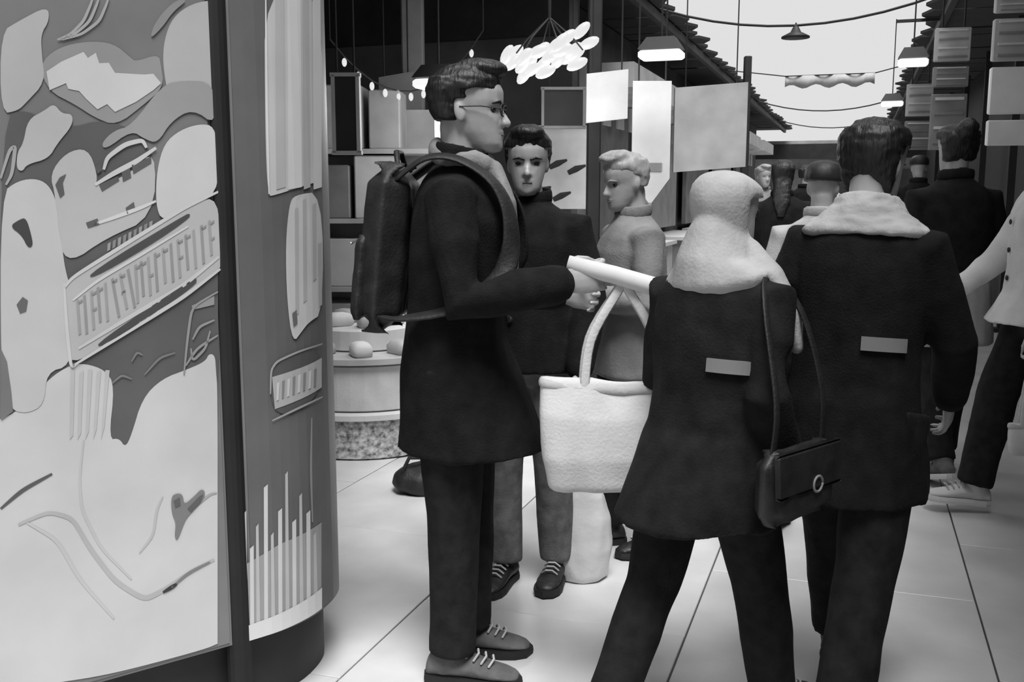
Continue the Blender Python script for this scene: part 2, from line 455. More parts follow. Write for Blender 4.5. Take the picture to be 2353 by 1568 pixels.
for k, x in enumerate(xs):
    yt = 690-(x-172)*.60; hh = 92 if k % 3 else 84
    lean = 16 if x in (252, 270, 288) else 6
    decal([(x, yt), (x+6, yt-4), (x+6+lean, yt+hh-8), (x+lean, yt+hh-4)], o5, 'lettering', ink(.60 if k % 2 else .64), pA)
    if k % 3 != 1: decal([(x+4, yt+4), (x+15, yt-3), (x+15, yt+3), (x+4, yt+10)], o5, 'lettering', ink(.58), pA)
    if k % 4 == 2: decal([(x+6, yt+40), (x+16, yt+34), (x+16, yt+40), (x+6, yt+46)], o5, 'lettering', ink(.60), pA)
for (a, b) in (((255, 880), (300, 870)), ((300, 830), (325, 815)), ((330, 860), (400, 810))):
    stroke([a, ((a[0]+b[0])/2, (a[1]+b[1])/2-14), b], 5, o4, 'printed_line', ink(.5), pA)
# coupon outline
for q in ([(420, 860), (428, 780), (438, 705), (498, 670)], [(424, 840), (450, 800), (498, 770)], [(440, 780), (455, 750), (490, 735)], [(436, 800), (440, 830), (470, 800), (480, 760)]):
    stroke(q, 6, o4, 'printed_line', ink(.6), pA)
decal([(438, 702), (490, 680), (490, 700), (440, 712)], o3, S, ink(.6), pA)
# big white field along the bottom with fruit-like swelling
decal([(-120, 1000), (0, 965), (60, 930), (110, 870), (160, 838), (196, 835), (240, 850), (262, 885), (248, 1010), (272, 1006), (286, 1028), (300, 1000), (325, 915), (370, 870), (430, 848), (470, 830), (478, 812), (492, 816), (494, 850), (498, 900), (498, 1240), (498, 1478), (498, 1478), (498, 1478), (470, 1490), (350, 1523), (240, 1550), (140, 1566), (-120, 1600), (-120, 1600), (-120, 1000), (-120, 1000)], o2, S, ink(.81), pA)
for k in range(5):
    decal([(160+k*20, 850+(k % 2)*8), (170+k*20, 850), (166+k*18, 1000-k*5), (158+k*18, 1010)], o3, S, ink(.76), pA)
stroke([(0, 1168), (50, 1125), (118, 1088)], 9, o3, 'printed_line', ink(.36), pA)
decal([(390, 1140), (405, 1132), (418, 1136), (420, 1160), (445, 1138), (460, 1122), (470, 1130), (462, 1152), (432, 1180), (420, 1200), (406, 1240), (398, 1235), (402, 1200), (392, 1180)], o4, S, ink(.5), pA)
decal([(396, 1150), (410, 1142), (412, 1160), (400, 1166)], o5, S, ink(.38), pA)
decal([(428, 1168), (455, 1140), (464, 1134), (458, 1152), (436, 1176)], o5, S, ink(.38), pA)
stroke([(40, 1205), (110, 1175), (165, 1190), (205, 1260), (262, 1335), (330, 1378), (380, 1352), (440, 1310), (490, 1285)], 11, o3, 'printed_line', ink(.72), pA)
stroke([(60, 1200), (130, 1240), (180, 1330), (260, 1420)], 9, o3, 'printed_line', ink(.78), pA)
stroke([(372, 1360), (392, 1348), (404, 1340)], 9, o4, 'printed_line', ink(.22), pA)
stroke([(390, 1350), (430, 1315), (480, 1290)], 6, o4, 'printed_line', ink(.5), pA)
stroke([(190, 1010), (180, 1100), (185, 1170), (230, 1260), (300, 1330)], 7, o3, 'printed_line', ink(.77), pA)
stroke([(318, 1270), (350, 1230), (358, 1170), (372, 1140)], 6, o3, 'printed_line', ink(.74), pA)
stroke([(425, 1190), (450, 1160), (480, 1135), (496, 1132)], 6, o3, 'printed_line', ink(.66), pA)
# --- strips and stickers of panel B
decal([(604, -30), (735, -30), (737, 415), (700, 425), (625, 450), (612, 450), (606, 300)], o2, 'pasted_strip', ink(.80), pB)
for x, w_, g in ((628, 20, .74), (655, 30, .86), (690, 14, .72), (712, 18, .84)):
    decal([(x, -30), (x+w_, -30), (x+w_+4, 430), (x+3, 436)], o3, 'printed_bar', ink(g), pB)
stroke([(606, -20), (608, 220), (614, 446)], 5, o4, 'printed_line', ink(.9), pB)
decal([(660, 470), (672, 448), (735, 440), (737, 720), (705, 740), (690, 760), (668, 790), (655, 690), (652, 560)], o3, 'pasted_strip', ink(.80), pB)
for x, y0, y1 in ((672, 480, 720), (690, 460, 690), (712, 470, 640), (725, 560, 700)):
    decal([(x, y0), (x+8, y0-3), (x+9, y1), (x+2, y1+6)], o4, 'printed_bar', ink(.70), pB)
decal([(666, 720), (676, 712), (678, 742), (669, 750)], o5, 'printed_bar', ink(.42), pB)
decal([(618, 850), (622, 838), (660, 815), (735, 792), (735, 915), (625, 968)], o2, 'sticker', ink(.36), pB)
decal([(622, 866), (734, 822), (734, 890), (628, 940)], o3, 'printed_shape', ink(.72), pB)
stroke([(618, 905), (619, 850), (632, 830), (680, 808), (735, 790)], 5, o4, 'printed_line', ink(.66), pB)
stroke([(622, 966), (680, 938), (735, 912)], 5, o4, 'printed_line', ink(.66), pB)
for k in range(8):
    x = 632+k*12; y = 880-k*4.4
    decal([(x, y), (x+6, y-3), (x+4, y+38), (x-1, y+41)], o4, 'lettering', ink(.55 if k % 2 else .83), pB)
decal([(556, 1476), (558, 1440), (735, 1350), (735, 1398)], o3, 'printed_bar', ink(.86), pB)
for k, (x, yt) in enumerate(((558, 1180), (572, 1260), (586, 1210), (604, 1120), (620, 1230), (636, 1175), (652, 1090), (668, 1200), (684, 1140), (700, 1180), (716, 1230))):
    yb = 1448-(x-556)*.5
    decal([(x, yt), (x+(9 if k % 2 else 6), yt-8), (x+10, yb), (x+1, yb+4)], o2, 'printed_bar', ink(.82 if k % 2 else .74), pB)
decal([(556, 1300), (640, 1250), (735, 1200), (735, 1360), (556, 1450)], o1, S, ink(.62), pB)
stroke([(712, 960), (710, 1080), (714, 1200)], 5, o2, 'printed_line', ink(.58), pB)

# ================================================================== PEOPLE
def rotz(p, a): return Matrix.Rotation(a, 3, 'Z') @ Vector(p)
HEAD = [(-.004, .070, .012, .020), (.0, .086, .010, .032), (.02, .097, -.012, .046), (.05, .096, -.05, .057), (.08, .093, -.076, .064), (.11, .089, -.091, .069),
        (.135, .095, -.099, .073), (.165, .094, -.102, .075), (.195, .080, -.094, .070), (.217, .052, -.074, .054), (.230, .018, -.045, .030), (.235, -.005, -.025, .010)]
def head_rings(grow=0.0, zmin=-1, zmax=9, fmax=9.0, dz=0.0, back=0.0, n=18):
    out = []
    for z, f, b, w in HEAD:
        if z < zmin or z > zmax: continue
        f2, b2, w2 = min(f+grow, fmax), b-grow-back, w+grow
        c = (f2+b2)/2; ry = (f2-b2)/2
        out.append([Vector((w2*math.cos(2*math.pi*k/n), c+ry*math.sin(2*math.pi*k/n), z+dz)) for k in range(n)])
    return out
def hand_geo(mb, wrist, d, pn, side, curl=.5, s=1.0, spread=.0):
    """palm + four fingers + thumb; d along forearm, pn palm normal, side=+1/-1 where the thumb leaves"""
    d = Vector(d).normalized(); pn = (Vector(pn)-d*Vector(pn).dot(d)).normalized(); sv = d.cross(pn)*side
    w = Vector(wrist)
    mb.tube([w-d*.03*s, w+d*.015*s, w+d*.05*s, w+d*.085*s], [(.026*s, .020*s), (.030*s, .017*s), (.041*s, .016*s), (.042*s, .014*s)], 12, ref=pn)
    for k, L in enumerate((.072, .082, .077, .060)):
        off = (1.5-k)*.0205*s
        p = w+d*(.088-abs(k-1.2)*.004)*s+sv*off
        pts = [p-d*.02*s, p]; a = curl*.35
        for seg in (.45, .32, .25):
            dd = (d*math.cos(a)+pn*math.sin(a)+sv*(1.5-k)*.06).normalized()
            p = p+dd*L*seg*s; pts.append(p); a += curl*1.0
        mb.tube(pts, [.0098*s, .0095*s, .0088*s, .0082*s, .0072*s], 8, ref=sv)
    p = w+d*.025*s+sv*.026*s
    q = p+(d*.6+sv*.62+pn*.35).normalized()*.042*s
    r = q+(d*.85+sv*(.25-.5*curl)+pn*.55*curl).normalized()*.032*s
    t = r+(d*.8-sv*curl*.5+pn*.7*curl).normalized()*.025*s
    mb.tube([p-sv*.01*s, p, q, r, t], [.013*s, .0135*s, .0115*s, .0100*s, .0082*s], 8, ref=pn)

def shoe(P, name, ankle, fdir, pitch, m, msole, s, boot=0.0, laces=True, side=1):
    """upper, sole and laces; fdir horizontal unit vector, pitch>0 toe down"""
    f = Vector(fdir).normalized(); r = f.cross(Vector((0, 0, 1)))
    Mr = Matrix.Rotation(-pitch, 3, r)
    f2, u2 = Mr @ f, Mr @ Vector((0, 0, 1))
    a = Vector(ankle)
    def at(y, z, x=0): return a+f2*y*s+u2*(z-.085)*s+r*x*s
    mb = MB(); rs = []
    for y, w, zt in ((-.078, .022, .055), (-.07, .034, .078), (-.04, .038, .095), (.0, .040, .100), (.04, .042, .098), (.08, .046, .080), (.12, .049, .064), (.155, .046, .054), (.182, .034, .044), (.194, .018, .034)):
        n = 14; ring = []
        for k in range(n):
            t = 2*math.pi*k/n; cz = math.sin(t)
            z = .016+(zt-.016)*(.5+.5*cz); ring.append(at(y, z, w*math.cos(t)*(1.0 if cz < .2 else (1-.35*cz))))
        rs.append(ring)
    mb.rings(rs)
    mb.tube([at(-.022, .06), at(-.012, .10), at(-.006, .115+boot)], [.046*s, .045*s, (.050+.04*boot)*s], 12, ref=f)
    me = remesh(mb, name, .006 if s > .9 else .008, 2)
    up = link(name, me, m, P)
    out = []
    for y, w in ((-.085, .0), (-.08, .024), (-.055, .038), (.0, .038), (.05, .044), (.11, .053), (.15, .051), (.185, .036), (.203, .0)):
        out.append((y, w))
    poly = [(y, w) for y, w in out]+[(y, -w) for y, w in reversed(out[1:-1])]
    mb = MB(); n = len(poly)
    mb.rings([[at(y*1.0, .0, w) for y, w in poly], [at(y*1.01, .012, w*1.03) for y, w in poly], [at(y, .026, w*.98) for y, w in poly]])
    mb.build('sole', msole, up)
    if laces:
        mb = MB()
        for k in range(4):
            y = .045+k*.022; z = .101-(k*.0078)
            mb.tube([at(y, z-.014, -.030), at(y+.006, z+.002, -.012), at(y+.012, z+.002, .012), at(y, z-.014, .030)], .0035*s, 6)
        mb.build('laces', M_LCLOTH, up)
    return up

def person(label, loc, rz, h, legs, arms, head=(0, 0), lean=0.0, vox=.008, skin=None, coat=None, sleeves=None, trousers=None, shoes=None, hair=None, extra=None, group=None, torso_w=1.0, twist=0.0, curl=.5, palm=None):
    """local frame: facing +Y, right +X.  legs=((hip fwd deg, knee deg, out) right, left); arms=((elbow, wrist) right, left) for a 1.75 m body"""
    s = h/1.75
    V = lambda x, y, z: Vector((x, y, z))*s
    # legs first, to find the height of the pelvis
    J = {}; low = 9
    for nm, sg, (hf, kb, ow) in (('r', 1, legs[0]), ('l', -1, legs[1])):
        hip = Vector((sg*.092, 0, .93)); a = R_(hf); b = R_(hf-kb)
        knee = hip+Vector((sg*ow*.4, math.sin(a)*.43, -math.cos(a)*.43))
        ank = knee+Vector((sg*ow*.3, math.sin(b)*.42, -math.cos(b)*.42))
        tp = max(0.0, R_(kb-hf)*.75) if kb-hf > 12 else -R_(max(0, hf-kb)*.4)
        toe = ank.z-.085*math.cos(tp)-(.19*math.sin(tp) if tp > 0 else .075*math.sin(-tp))
        low = min(low, toe); J[nm] = [hip, knee, ank, tp]
    dz = -low
    for nm in J:
        for k in range(3): J[nm][k] = (J[nm][k]+Vector((0, 0, dz)))*s
    hz = .93+dz
    Ml = Matrix.Rotation(-R_(lean), 3, 'X'); Mt = Matrix.Rotation(R_(twist), 3, 'Z')
    def T(p, tw=True):
        p = Vector(p)+Vector((0, 0, dz)); q = p-Vector((0, 0, hz))
        if q.z > 0: q = Ml @ q
        if tw and q.z > .25: q = Mt @ q
        return (q+Vector((0, 0, hz)))*s
    root_v = None
    # ---------- body
    mb = MB()
    def torso(rings, n=20):
        rs = []
        for z, cy, rx, ry in rings:
            rs.append([T((rx*math.copysign(abs(math.cos(t))**.85, math.cos(t)), cy+ry*math.sin(t), z)) for t in [2*math.pi*k/n for k in range(n)]])
        return rs
    tw = torso_w
    mb.rings(torso([(.86, 0, .10, .08), (.90, 0, .150*tw, .10), (.98, 0, .155*tw, .105), (1.08, .0, .135*tw, .095), (1.2, .005, .145*tw, .105), (1.32, .005, .165*tw, .11), (1.40, 0, .165*tw, .09), (1.45, -.01, .10, .07), (1.48, -.01, .06, .06)]))
    nb = T((0, -.012, 1.45)); 
    for nm in 'rl':
        hip, kn, an, tp = J[nm]
        mb.tube([hip+V(0, 0, .03), hip.lerp(kn, .35), kn, kn.lerp(an, .3), kn.lerp(an, .7), an], [.088*s, .080*s, .056*s, .057*s, .042*s, .036*s], 12, ref=(0, 1, .1))
        f = Vector((0, 1, 0)); mb.tube([an-f*.02*s-V(0, 0, .03), an+f*.1*s-V(0, 0, .045)], [.035*s, .03*s], 10)
    AJ = {}
    for nm, sg, (el, wr) in (('r', 1, arms[0]), ('l', -1, arms[1])):
        sh = T((sg*.185*tw, -.01, 1.385)); e = T(el); w = T(wr); AJ[nm] = (sh, e, w)
        mb.tube([T((sg*.12, 0, 1.385)), sh, sh.lerp(e, .5), e, e.lerp(w, .35), w], [.06*s, .052*s, .046*s, .038*s, .038*s, .026*s], 12)
        pn = Vector((-sg, 0, 0)) if palm is None else Vector(palm[0 if nm == 'r' else 1])
        hand_geo(mb, w, w-e, pn, sg if palm is None else (1 if nm == 'r' else -1)*1, curl, s)
    # head
    Mh = Matrix.Rotation(R_(head[0]), 3, 'Z') @ Matrix.Rotation(R_(head[1]), 3, 'X')
    HB = T((0, .005 + .0, 1.515))   # chin height pivot
    def TH(p): return HB+Mh @ (Vector(p)*s)
    mb.tube([nb, HB+Mh @ V(0, -.025, .03), HB+Mh @ V(0, -.03, .07)], [.058*s, .052*s, .052*s], 14, ref=(0, 1, 0))
    mb.rings([[TH(p) for p in r] for r in head_rings()])
    mb.tube([TH((0, .084, .118)), TH((0, .099, .092)), TH((0, .107, .078))], [.007*s, .010*s, .0115*s], 10)          # nose
    mb.ell(TH((0, .091, .053)), (.021*s, .009*s, .0055*s), Mh); mb.ell(TH((0, .090, .042)), (.018*s, .010*s, .006*s), Mh)   # lips
    mb.ell(TH((0, .084, .014)), (.02*s, .013*s, .014*s), Mh)
    for sg in (-1, 1):
        mb.ell(TH((sg*.010, .094, .076)), (.008*s, .010*s, .007*s), Mh)
        mb.ell(TH((sg*.071, -.016, .10)), (.007*s, .016*s, .029*s), Mh @ Matrix.Rotation(R_(12), 3, 'X'))
        mb.ell(TH((sg*.025, .079, .131)), (.018*s, .009*s, .007*s), Mh)
    me = remesh(mb, 'person', vox*.75, 2)
    n = len(me.vertices); co = np.empty(n*3, 'f'); me.vertices.foreach_get('co', co); co = co.reshape(-1, 3).astype('d')
    Ai = np.array(Mh.transposed()); lp = (co-np.array(HB))@Ai.T/s
    sel = (lp[:, 1] > .03) & (lp[:, 2] > -.02) & (lp[:, 2] < .25)
    sock = np.exp(-((np.abs(lp[:, 0])-.031)/.014)**2-((lp[:, 2]-.113)/.010)**2)*-.010
    mouth = np.exp(-(lp[:, 0]/.02)**2-((lp[:, 2]-.0475)/.003)**2)*-.004
    lp[:, 1] += np.where(sel, sock+mouth, 0)
    co = (lp*s)@np.array(Mh).T+np.array(HB); me.vertices.foreach_set('co', co.astype('f').ravel())
    root = link('person', me, skin or M_SKIN, None, loc)
    root.rotation_euler = (0, 0, rz)
    tag(root, label, 'person', group)
    if vox < .012:
        for sg in (-1, 1):
            MB().ell(TH((sg*.031, .069, .113)), (.013*s, .009*s, .0065*s), Mh).build('eye', M_EYE, root, True)
            if hair: MB().tube([TH((sg*.012, .0905, .128)), TH((sg*.030, .0885, .134)), TH((sg*.052, .0705, .128))], [(.003*s, .004*s), (.003*s, .0045*s), (.002*s, .002*s)], 8).build('eyebrow', M_HAIRG if hair['m'] is M_HAIRG else M_HAIR, root, True)
        MB().ell(TH((0, .0945, .0475)), (.019*s, .0055*s, .0028*s), Mh).build('lips', mat('lip_tone', .42, .5, .02), root, True)
    # ---------- trousers
    if trousers:
        mb = MB(); fat = trousers.get('fat', 1.0); hemz = trousers.get('hem', .05)
        mb.rings(torso([(.80, 0, .12, .09), (.86, 0, .172*tw, .115), (.93, 0, .178*tw, .125), (1.02, 0, .165*tw, .115), (1.06, 0, .155*tw, .11)]))
        for nm in 'rl':
            hip, kn, an, tp = J[nm]; e = an+(an-kn).normalized()*(.0)*s
            mb.tube([hip, hip.lerp(kn, .4), kn, kn.lerp(an, .4), kn.lerp(an, .8), e-(an-kn).normalized()*.01*s], [.105*s*fat, .092*s*fat, .076*s*fat, .071*s*fat, .066*s*fat, .066*s*fat], 16, ref=(0, 1, .1), dome=False)
        link('trousers', remesh(mb, 'trousers', vox, 3, .007*s, 7, len(label) % 50), trousers['m'], root)
    # ---------- coat
    ck = None
    if coat:
        mb = MB(); hem = coat.get('hem', .62); fl_ = coat.get('flare', 1.0); g = coat.get('grow', 0.0); bk = coat.get('back', 0.0); fr = coat.get('front', 0.0)
        rings = [(1.50, -.008, .072, .068), (1.475, -.01, .088, .076), (1.452, -.01, .128*tw, .09), (1.425, -.01, .168*tw, .105), (1.39, -.006, .196*tw, .12), (1.33, 0, .206*tw, .135), (1.22, .0, .200*tw, .14), (1.10, 0, .188*tw, .135), (1.0, 0, .196*tw, .142)]
        rings = [(z, cy, rx+g, ry+g) for z, cy, rx, ry in rings]
        if hem < .95:
            for k in range(1, 7):
                t = k/6; z = 1.0+(hem-1.0)*t
                rings.append((z, (fr-bk)*.5*t, .196*tw+g+(.035*fl_)*t, .142+g+(.04*fl_+(fr+bk)*.5)*t))
        else: rings[-1] = (hem, 0, .19*tw+g, .14+g)
        mb.rings(torso(rings, 24))
        if not coat.get('vest'):
            for nm in 'rl':
                sh, e, w = AJ[nm]; k = coat.get('sleeve', 1.0)
                mb.tube([T(((.10 if nm == 'r' else -.10), 0, 1.375)), sh, sh.lerp(e, .45), e, e.lerp(w, .5), e.lerp(w, .93)], [.078*s*k, .072*s*k, .068*s*k, .063*s*k, .058*s*k, .052*s*k], 16)
        ck = link('coat', remesh(mb, 'coat', vox, 3, coat.get('folds', .009)*s, 6, (len(label) % 37)+.3), coat['m'], root)
        # collar and front placket
        if coat.get('collar', True):
            c = []
            for k in range(14):
                t = R_(115)+R_(310)*k/13
                c.append(T((.078*math.cos(t), -.012+.072*math.sin(t), 1.490+.02*(1-math.sin(t))*.5)))
            mb = MB(); mb.tube(c, [(.010*s, .030*s)]*14, 10, ref=(0, 0, 1))
            link('collar', remesh(mb, 'collar', vox*.8, 1), coat.get('mc', coat['m']), ck)
        if coat.get('buttons'):
            for k in range(4):
                z = 1.30-k*.12
                MB().ell(T((.0+.02, .143+g+.004, z)), (.012*s, .005*s, .012*s)).build('button', M_RUBBER, ck, True)
        if coat.get('stripe'):
            z0 = coat['stripe']
            a0, a1 = coat.get('arc', (-60, 0)); fr_ = []
            for k in range(11):
                t = R_(a0+(a1-a0)*k/10); ring = []
                for dr, dzz in ((-.006, -.019), (.0095, -.019), (.0095, .019), (-.006, .019)):
                    ring.append(T((((.188+(z0-1.1)*.1)*tw+g+dr)*math.copysign(abs(math.cos(t))**.85, math.cos(t)), (.135+(z0-1.1)*.045+g+dr)*math.sin(t), z0+dzz)))
                fr_.append(ring)
            MB().rings(fr_).build('reflective_stripe', M_REFL, ck)
    if sleeves:
        for nm in 'rl':
            sh, e, w = AJ[nm]; k = sleeves.get('k', 1.0)
            mb = MB(); mb.tube([sh+(T((0, 0, 1.41))-sh)*.15, sh.lerp(e, .1), sh.lerp(e, .45), e, e.lerp(w, .5), e.lerp(w, .95)], [.052*s*k, .060*s*k, .062*s*k, .058*s*k, .052*s*k, .042*s*k], 16)
            link('sleeve', remesh(mb, 'sleeve', vox, 3, .007*s, 9, 3.0), sleeves['m'], root)
    # ---------- shoes
    if shoes:
        for nm in 'rl':
            hip, kn, an, tp = J[nm]
            shoe(root, shoes.get('name', 'shoe'), an, (0.05 if nm == 'r' else -.05, 1, 0), tp, shoes['m'], shoes.get('sole', M_RUBBER), s, shoes.get('boot', 0.0), shoes.get('laces', vox < .012))
    # ---------- hair and headwear
    if hair:
        mb = MB(); k = hair['kind']; g = hair.get('g', .014)
        if k in ('short', 'long', 'bun', 'bob'):
            mb.rings([[TH(p) for p in r] for r in head_rings(g, .160, 9, .086)])
            lo = {'short': .075, 'long': -.004, 'bun': .04, 'bob': .02}[k]
            mb.rings([[TH(p) for p in r] for r in head_rings(g, lo, .2, .005 if k != 'short' else -.012, back=.004)])
            mb.rings([[TH(p) for p in r] for r in head_rings(g*.6, .13, .2, .045)])
            if k == 'long':
                mb.tube([TH((0, -.07, .08)), T((0, -.115, 1.44)), T((0, -.145, 1.34))], [(.07*s, .04*s), (.065*s, .03*s), (.03*s, .012*s)], 14, ref=(0, 1, 0))
            if k == 'bun': mb.ell(TH((0, -.125, .20)), (.05*s, .05*s, .05*s), Mh)
            if k == 'short':   # swept-up top
                mb.ell(TH((0, .03, .222)), (.062*s, .075*s, .03*s), Mh)
            hm = remesh(mb, 'hair', vox*.75, 1, .004*s, 40, 2.0, (1, .35, 1))
            link('hair', hm, hair['m'], root)
        if k == 'beanie':
            mb.rings([[TH(p) for p in r] for r in head_rings(.018, .12, 9, .12)])
            link('beanie', remesh(mb, 'beanie', vox*.75, 2, .002, 30), hair['m'], root)
        if k == 'scarf':
            mb.rings([[TH(p) for p in r] for r in head_rings(.02, -.01, 9, .035)])
            mb.rings([[TH(p) for p in r] for r in head_rings(.018, .16, 9, .10)])
            mb.tube([TH((0, -.03, .05)), TH((0, -.04, -.02)), T((0, -.02, 1.45))], [(.085*s, .10*s), (.11*s, .11*s), (.17*s, .125*s)], 18, ref=(0, 1, 0))
            mb.tube([TH((hair.get('side', 1)*.06, .03, .02)), T((hair.get('side', 1)*.14, .06, 1.46)), T((hair.get('side', 1)*.20, .08, 1.36)), T((hair.get('side', 1)*.215, .09, 1.26))], [(.05*s, .03*s), (.06*s, .03*s), (.055*s, .025*s), (.035*s, .02*s)], 12)
            link('headscarf', remesh(mb, 'headscarf', vox, 2, .006*s, 9, 5.0), hair['m'], root)
    if extra: extra(dict(root=root, T=T, TH=TH, Mh=Mh, J=J, AJ=AJ, s=s, coat=ck, vox=vox, torso=torso))
    return root, dict(T=T, TH=TH, J=J, AJ=AJ, s=s, rz=rz, loc=Vector(loc))
def toworld(info, p): return info['loc']+Matrix.Rotation(info['rz'], 3, 'Z') @ Vector(p)

HANG = (((.235, -.03, 1.12), (.235, .05, .86)), ((-.235, -.03, 1.12), (-.235, .05, .86)))
SWING = (((.235, -.12, 1.14), (.23, -.13, .88)), ((-.235, .06, 1.13), (-.22, .22, .93)))
STAND = ((2, 2, .0), (-1, 3, .0))

# --- main man in profile, looking to the right
def man_extra(c):
    r, T, TH, s = c['root'], c['T'], c['TH'], c['s']
    # patterned scarf hanging down the chest
    mb = MB()
    ring = []
    for k in range(17):
        t = R_(90)+2*math.pi*k/16
        ring.append(T((.075*math.cos(t), .0+.082*math.sin(t), 1.485+.012*math.sin(3*t)-.02*math.sin(t))))
    mb.tube(ring, [(.022*s, .030*s)]*17, 10, ref=(0, 0, 1))
    mb.tube([T((.02, .085, 1.47)), T((.045, .135, 1.38)), T((.05, .150, 1.27)), T((.055, .155, 1.18))], [(.035*s, .022*s), (.045*s, .018*s), (.05*s, .016*s), (.05*s, .014*s)], 12, ref=(0, 1, 0))
    sc = link('scarf', remesh(mb, 'scarf', .006, 2, .004, 18, 4.0), M_MCLOTH, r)
    # sunglass-like dark spectacle frame
    mb = MB()
    for sg in (-1, 1):
        pts = [TH((sg*.033+.022*math.cos(2*math.pi*k/12), .099-.006*abs(math.cos(2*math.pi*k/12)), .112+.017*math.sin(2*math.pi*k/12))) for k in range(13)]
        mb.tube(pts, .0022*s, 6, dome=False)
        mb.tube([TH((sg*.055, .095, .115)), TH((sg*.073, .04, .118)), TH((sg*.077, -.015, .115))], .002*s, 6)
    mb.tube([TH((-.011, .099, .115)), TH((.011, .099, .115))], .002*s, 6)
    mb.build('spectacles', M_BLACK, r)
MAN_RZ = dirang(1.0, -.10)
ML = ground(1052, 1530)
man, MI = person('man in long black overcoat and boots wearing a backpack, looking right', ML, MAN_RZ, 1.73,
    ((1, 2, .0), (3, 4, .0)),
    (((.245, .045, 1.120), (.20, .300, 1.185)), ((-.235, .05, 1.12), (-.17, .28, 1.12))),
    head=(0, -2), lean=3.5, vox=.007, coat=dict(m=M_WOOL, hem=.68, flare=.6, front=.10, buttons=True, folds=.008), trousers=dict(m=M_DENIM, fat=1.05), shoes=dict(m=M_SUEDE, name='boot', boot=.07),
    hair=dict(kind='short', m=M_HAIR), extra=man_extra, curl=.95)
def put(name, mb_or_me, m, parent, info, smooth=True):
    return None
# backpack worn on his back
bp = thing('backpack', 'black nylon backpack with front pocket on the back of the overcoat man', 'backpack', ML, MAN_RZ)
T = MI['T']
mb = MB(); mb.box(T((0, -.205, 1.235)), (.30, .12, .47), Matrix.Rotation(R_(-6), 3, 'X'), .06)
link('main_compartment', remesh(mb, 'main_compartment', .008, 6, .006, 8, 2.0, (1, 1, 1)), M_NYLON, bp)
mb = MB(); mb.box(T((0, -.262, 1.15)), (.24, .045, .24), Matrix.Rotation(R_(-6), 3, 'X'), .028)
pk = link('front_pocket', remesh(mb, 'front_pocket', .007, 5, .003, 9, 3.0, (1, 1, 1)), M_NYLON, bp)
MB().tube([T((-.10, -.290, 1.245)), T((0, -.293, 1.252)), T((.10, -.290, 1.245))], .004, 6).build('zipper', M_STEEL, pk)
for sg in (-1, 1):
    MB().tube(smooth3([T((sg*.10, -.17, 1.43)), T((sg*.115, -.09, 1.487)), T((sg*.120, .0, 1.488)), T((sg*.125, .10, 1.43)), T((sg*.14, .150, 1.33)), T((sg*.16, .14, 1.20)), T((sg*.205, .02, 1.10)), T((sg*.19, -.12, 1.06)), T((sg*.13, -.18, 1.05))]), [(.028, .007)]*41, 10, ref=(.3*sg, 0.4, 1)).build('shoulder_strap', M_NYLON, bp, True)
MB().tube([T((-.05, -.18, 1.46)), T((-.03, -.19, 1.50)), T((.03, -.19, 1.50)), T((.05, -.18, 1.46))], .008, 8).build('grab_handle', M_NYLON, bp, True)

# --- rolled newspaper and white tote held in his right hand
def hand_pt(info, nm, f=.07):
    sh, e, w = info['AJ'][nm]; return toworld(info, w+(w-e).normalized()*f*info['s'])
HP = hand_pt(MI, 'r', .075)
def tote(label, top, width, height, depth, handle, rz, m, sag=.02, group=None):
    """bag hanging below the point top"""
    b = thing('tote_bag', label, 'bag', (top.x, top.y, top.z-handle-height), rz, group)
    mb = MB(); rs = []; n = 28
    for z, k, dk in ((0, .86, .7), (.01, .92, .95), (height*.3, 1.0, 1.1), (height*.7, 1.02, .9), (height*.93, 1.0, .5), (height, 1.0, .42)):
        ring = []
        for j in range(n):
            t = 2*math.pi*j/n
            cx, sy = math.cos(t), math.sin(t)
            x = math.copysign(abs(cx)**.35, cx)*width/2*k; y = math.copysign(abs(sy)**.5, sy)*depth/2*dk
            ring.append(Vector((x, y, z+sag*(1-(x/(width/2))**2)*(-1 if z > height*.6 else 0))))
        rs.append(ring)
    mb.rings(rs)
    link('bag_body', remesh(mb, 'bag_body', .008, 2, .007, 7, width*30), m, b)
    mb = MB(); mb.tube([Vector((width/2*1.01*math.copysign(abs(math.cos(2*math.pi*j/n))**.35, math.cos(2*math.pi*j/n)), depth*.23*math.copysign(abs(math.sin(2*math.pi*j/n))**.5, math.sin(2*math.pi*j/n)), height-.012-sag*(1-abs(math.cos(2*math.pi*j/n))**.7))) for j in range(n+1)], [(.006, .012)]*(n+1), 8, dome=False)
    mb.build('top_hem', M_LCLOTH, b, True)
    for sy in (-1, 1):
        pts = [(-width*.24, sy*depth*.25, height-.05), (-width*.2, sy*depth*.2, height+handle*.4), (-.012, sy*.012, height+handle-.02), (0, sy*.008, height+handle), (.012, sy*.012, height+handle-.02), (width*.2, sy*depth*.2, height+handle*.4), (width*.24, sy*depth*.25, height-.05)]
        MB().tube(smooth3(pts), [(.012, .003)]*31, 8, ref=(0, 1, 0)).build('handle', m, b, True)
    return b
tote('big white tote bag hanging by long handles from the overcoat man', HP+RGT*.085+Vector((0, 0, -.01)), .42, .30, .13, .25, dirang(0, 1), M_WCLOTH)
nd = (RGT*.95-FH*.15+Vector((0, 0, -.22))).normalized()
mb = MB(); nring = []
A = HP-nd*.06+Vector((0, 0, .022)); B = A+nd*.40
mb.tube([A, A.lerp(B, .3), A.lerp(B, .6)+Vector((0, 0, -.006)), A.lerp(B, .85)+Vector((0, 0, -.004)), B], [.022, .023, .024, .021, .014], 16, dome=False)
npaper = mb.build('rolled_newspaper', M_PAPER, None, True)
tag(npaper, 'white rolled newspaper gripped in the hand of the overcoat man', 'newspaper')

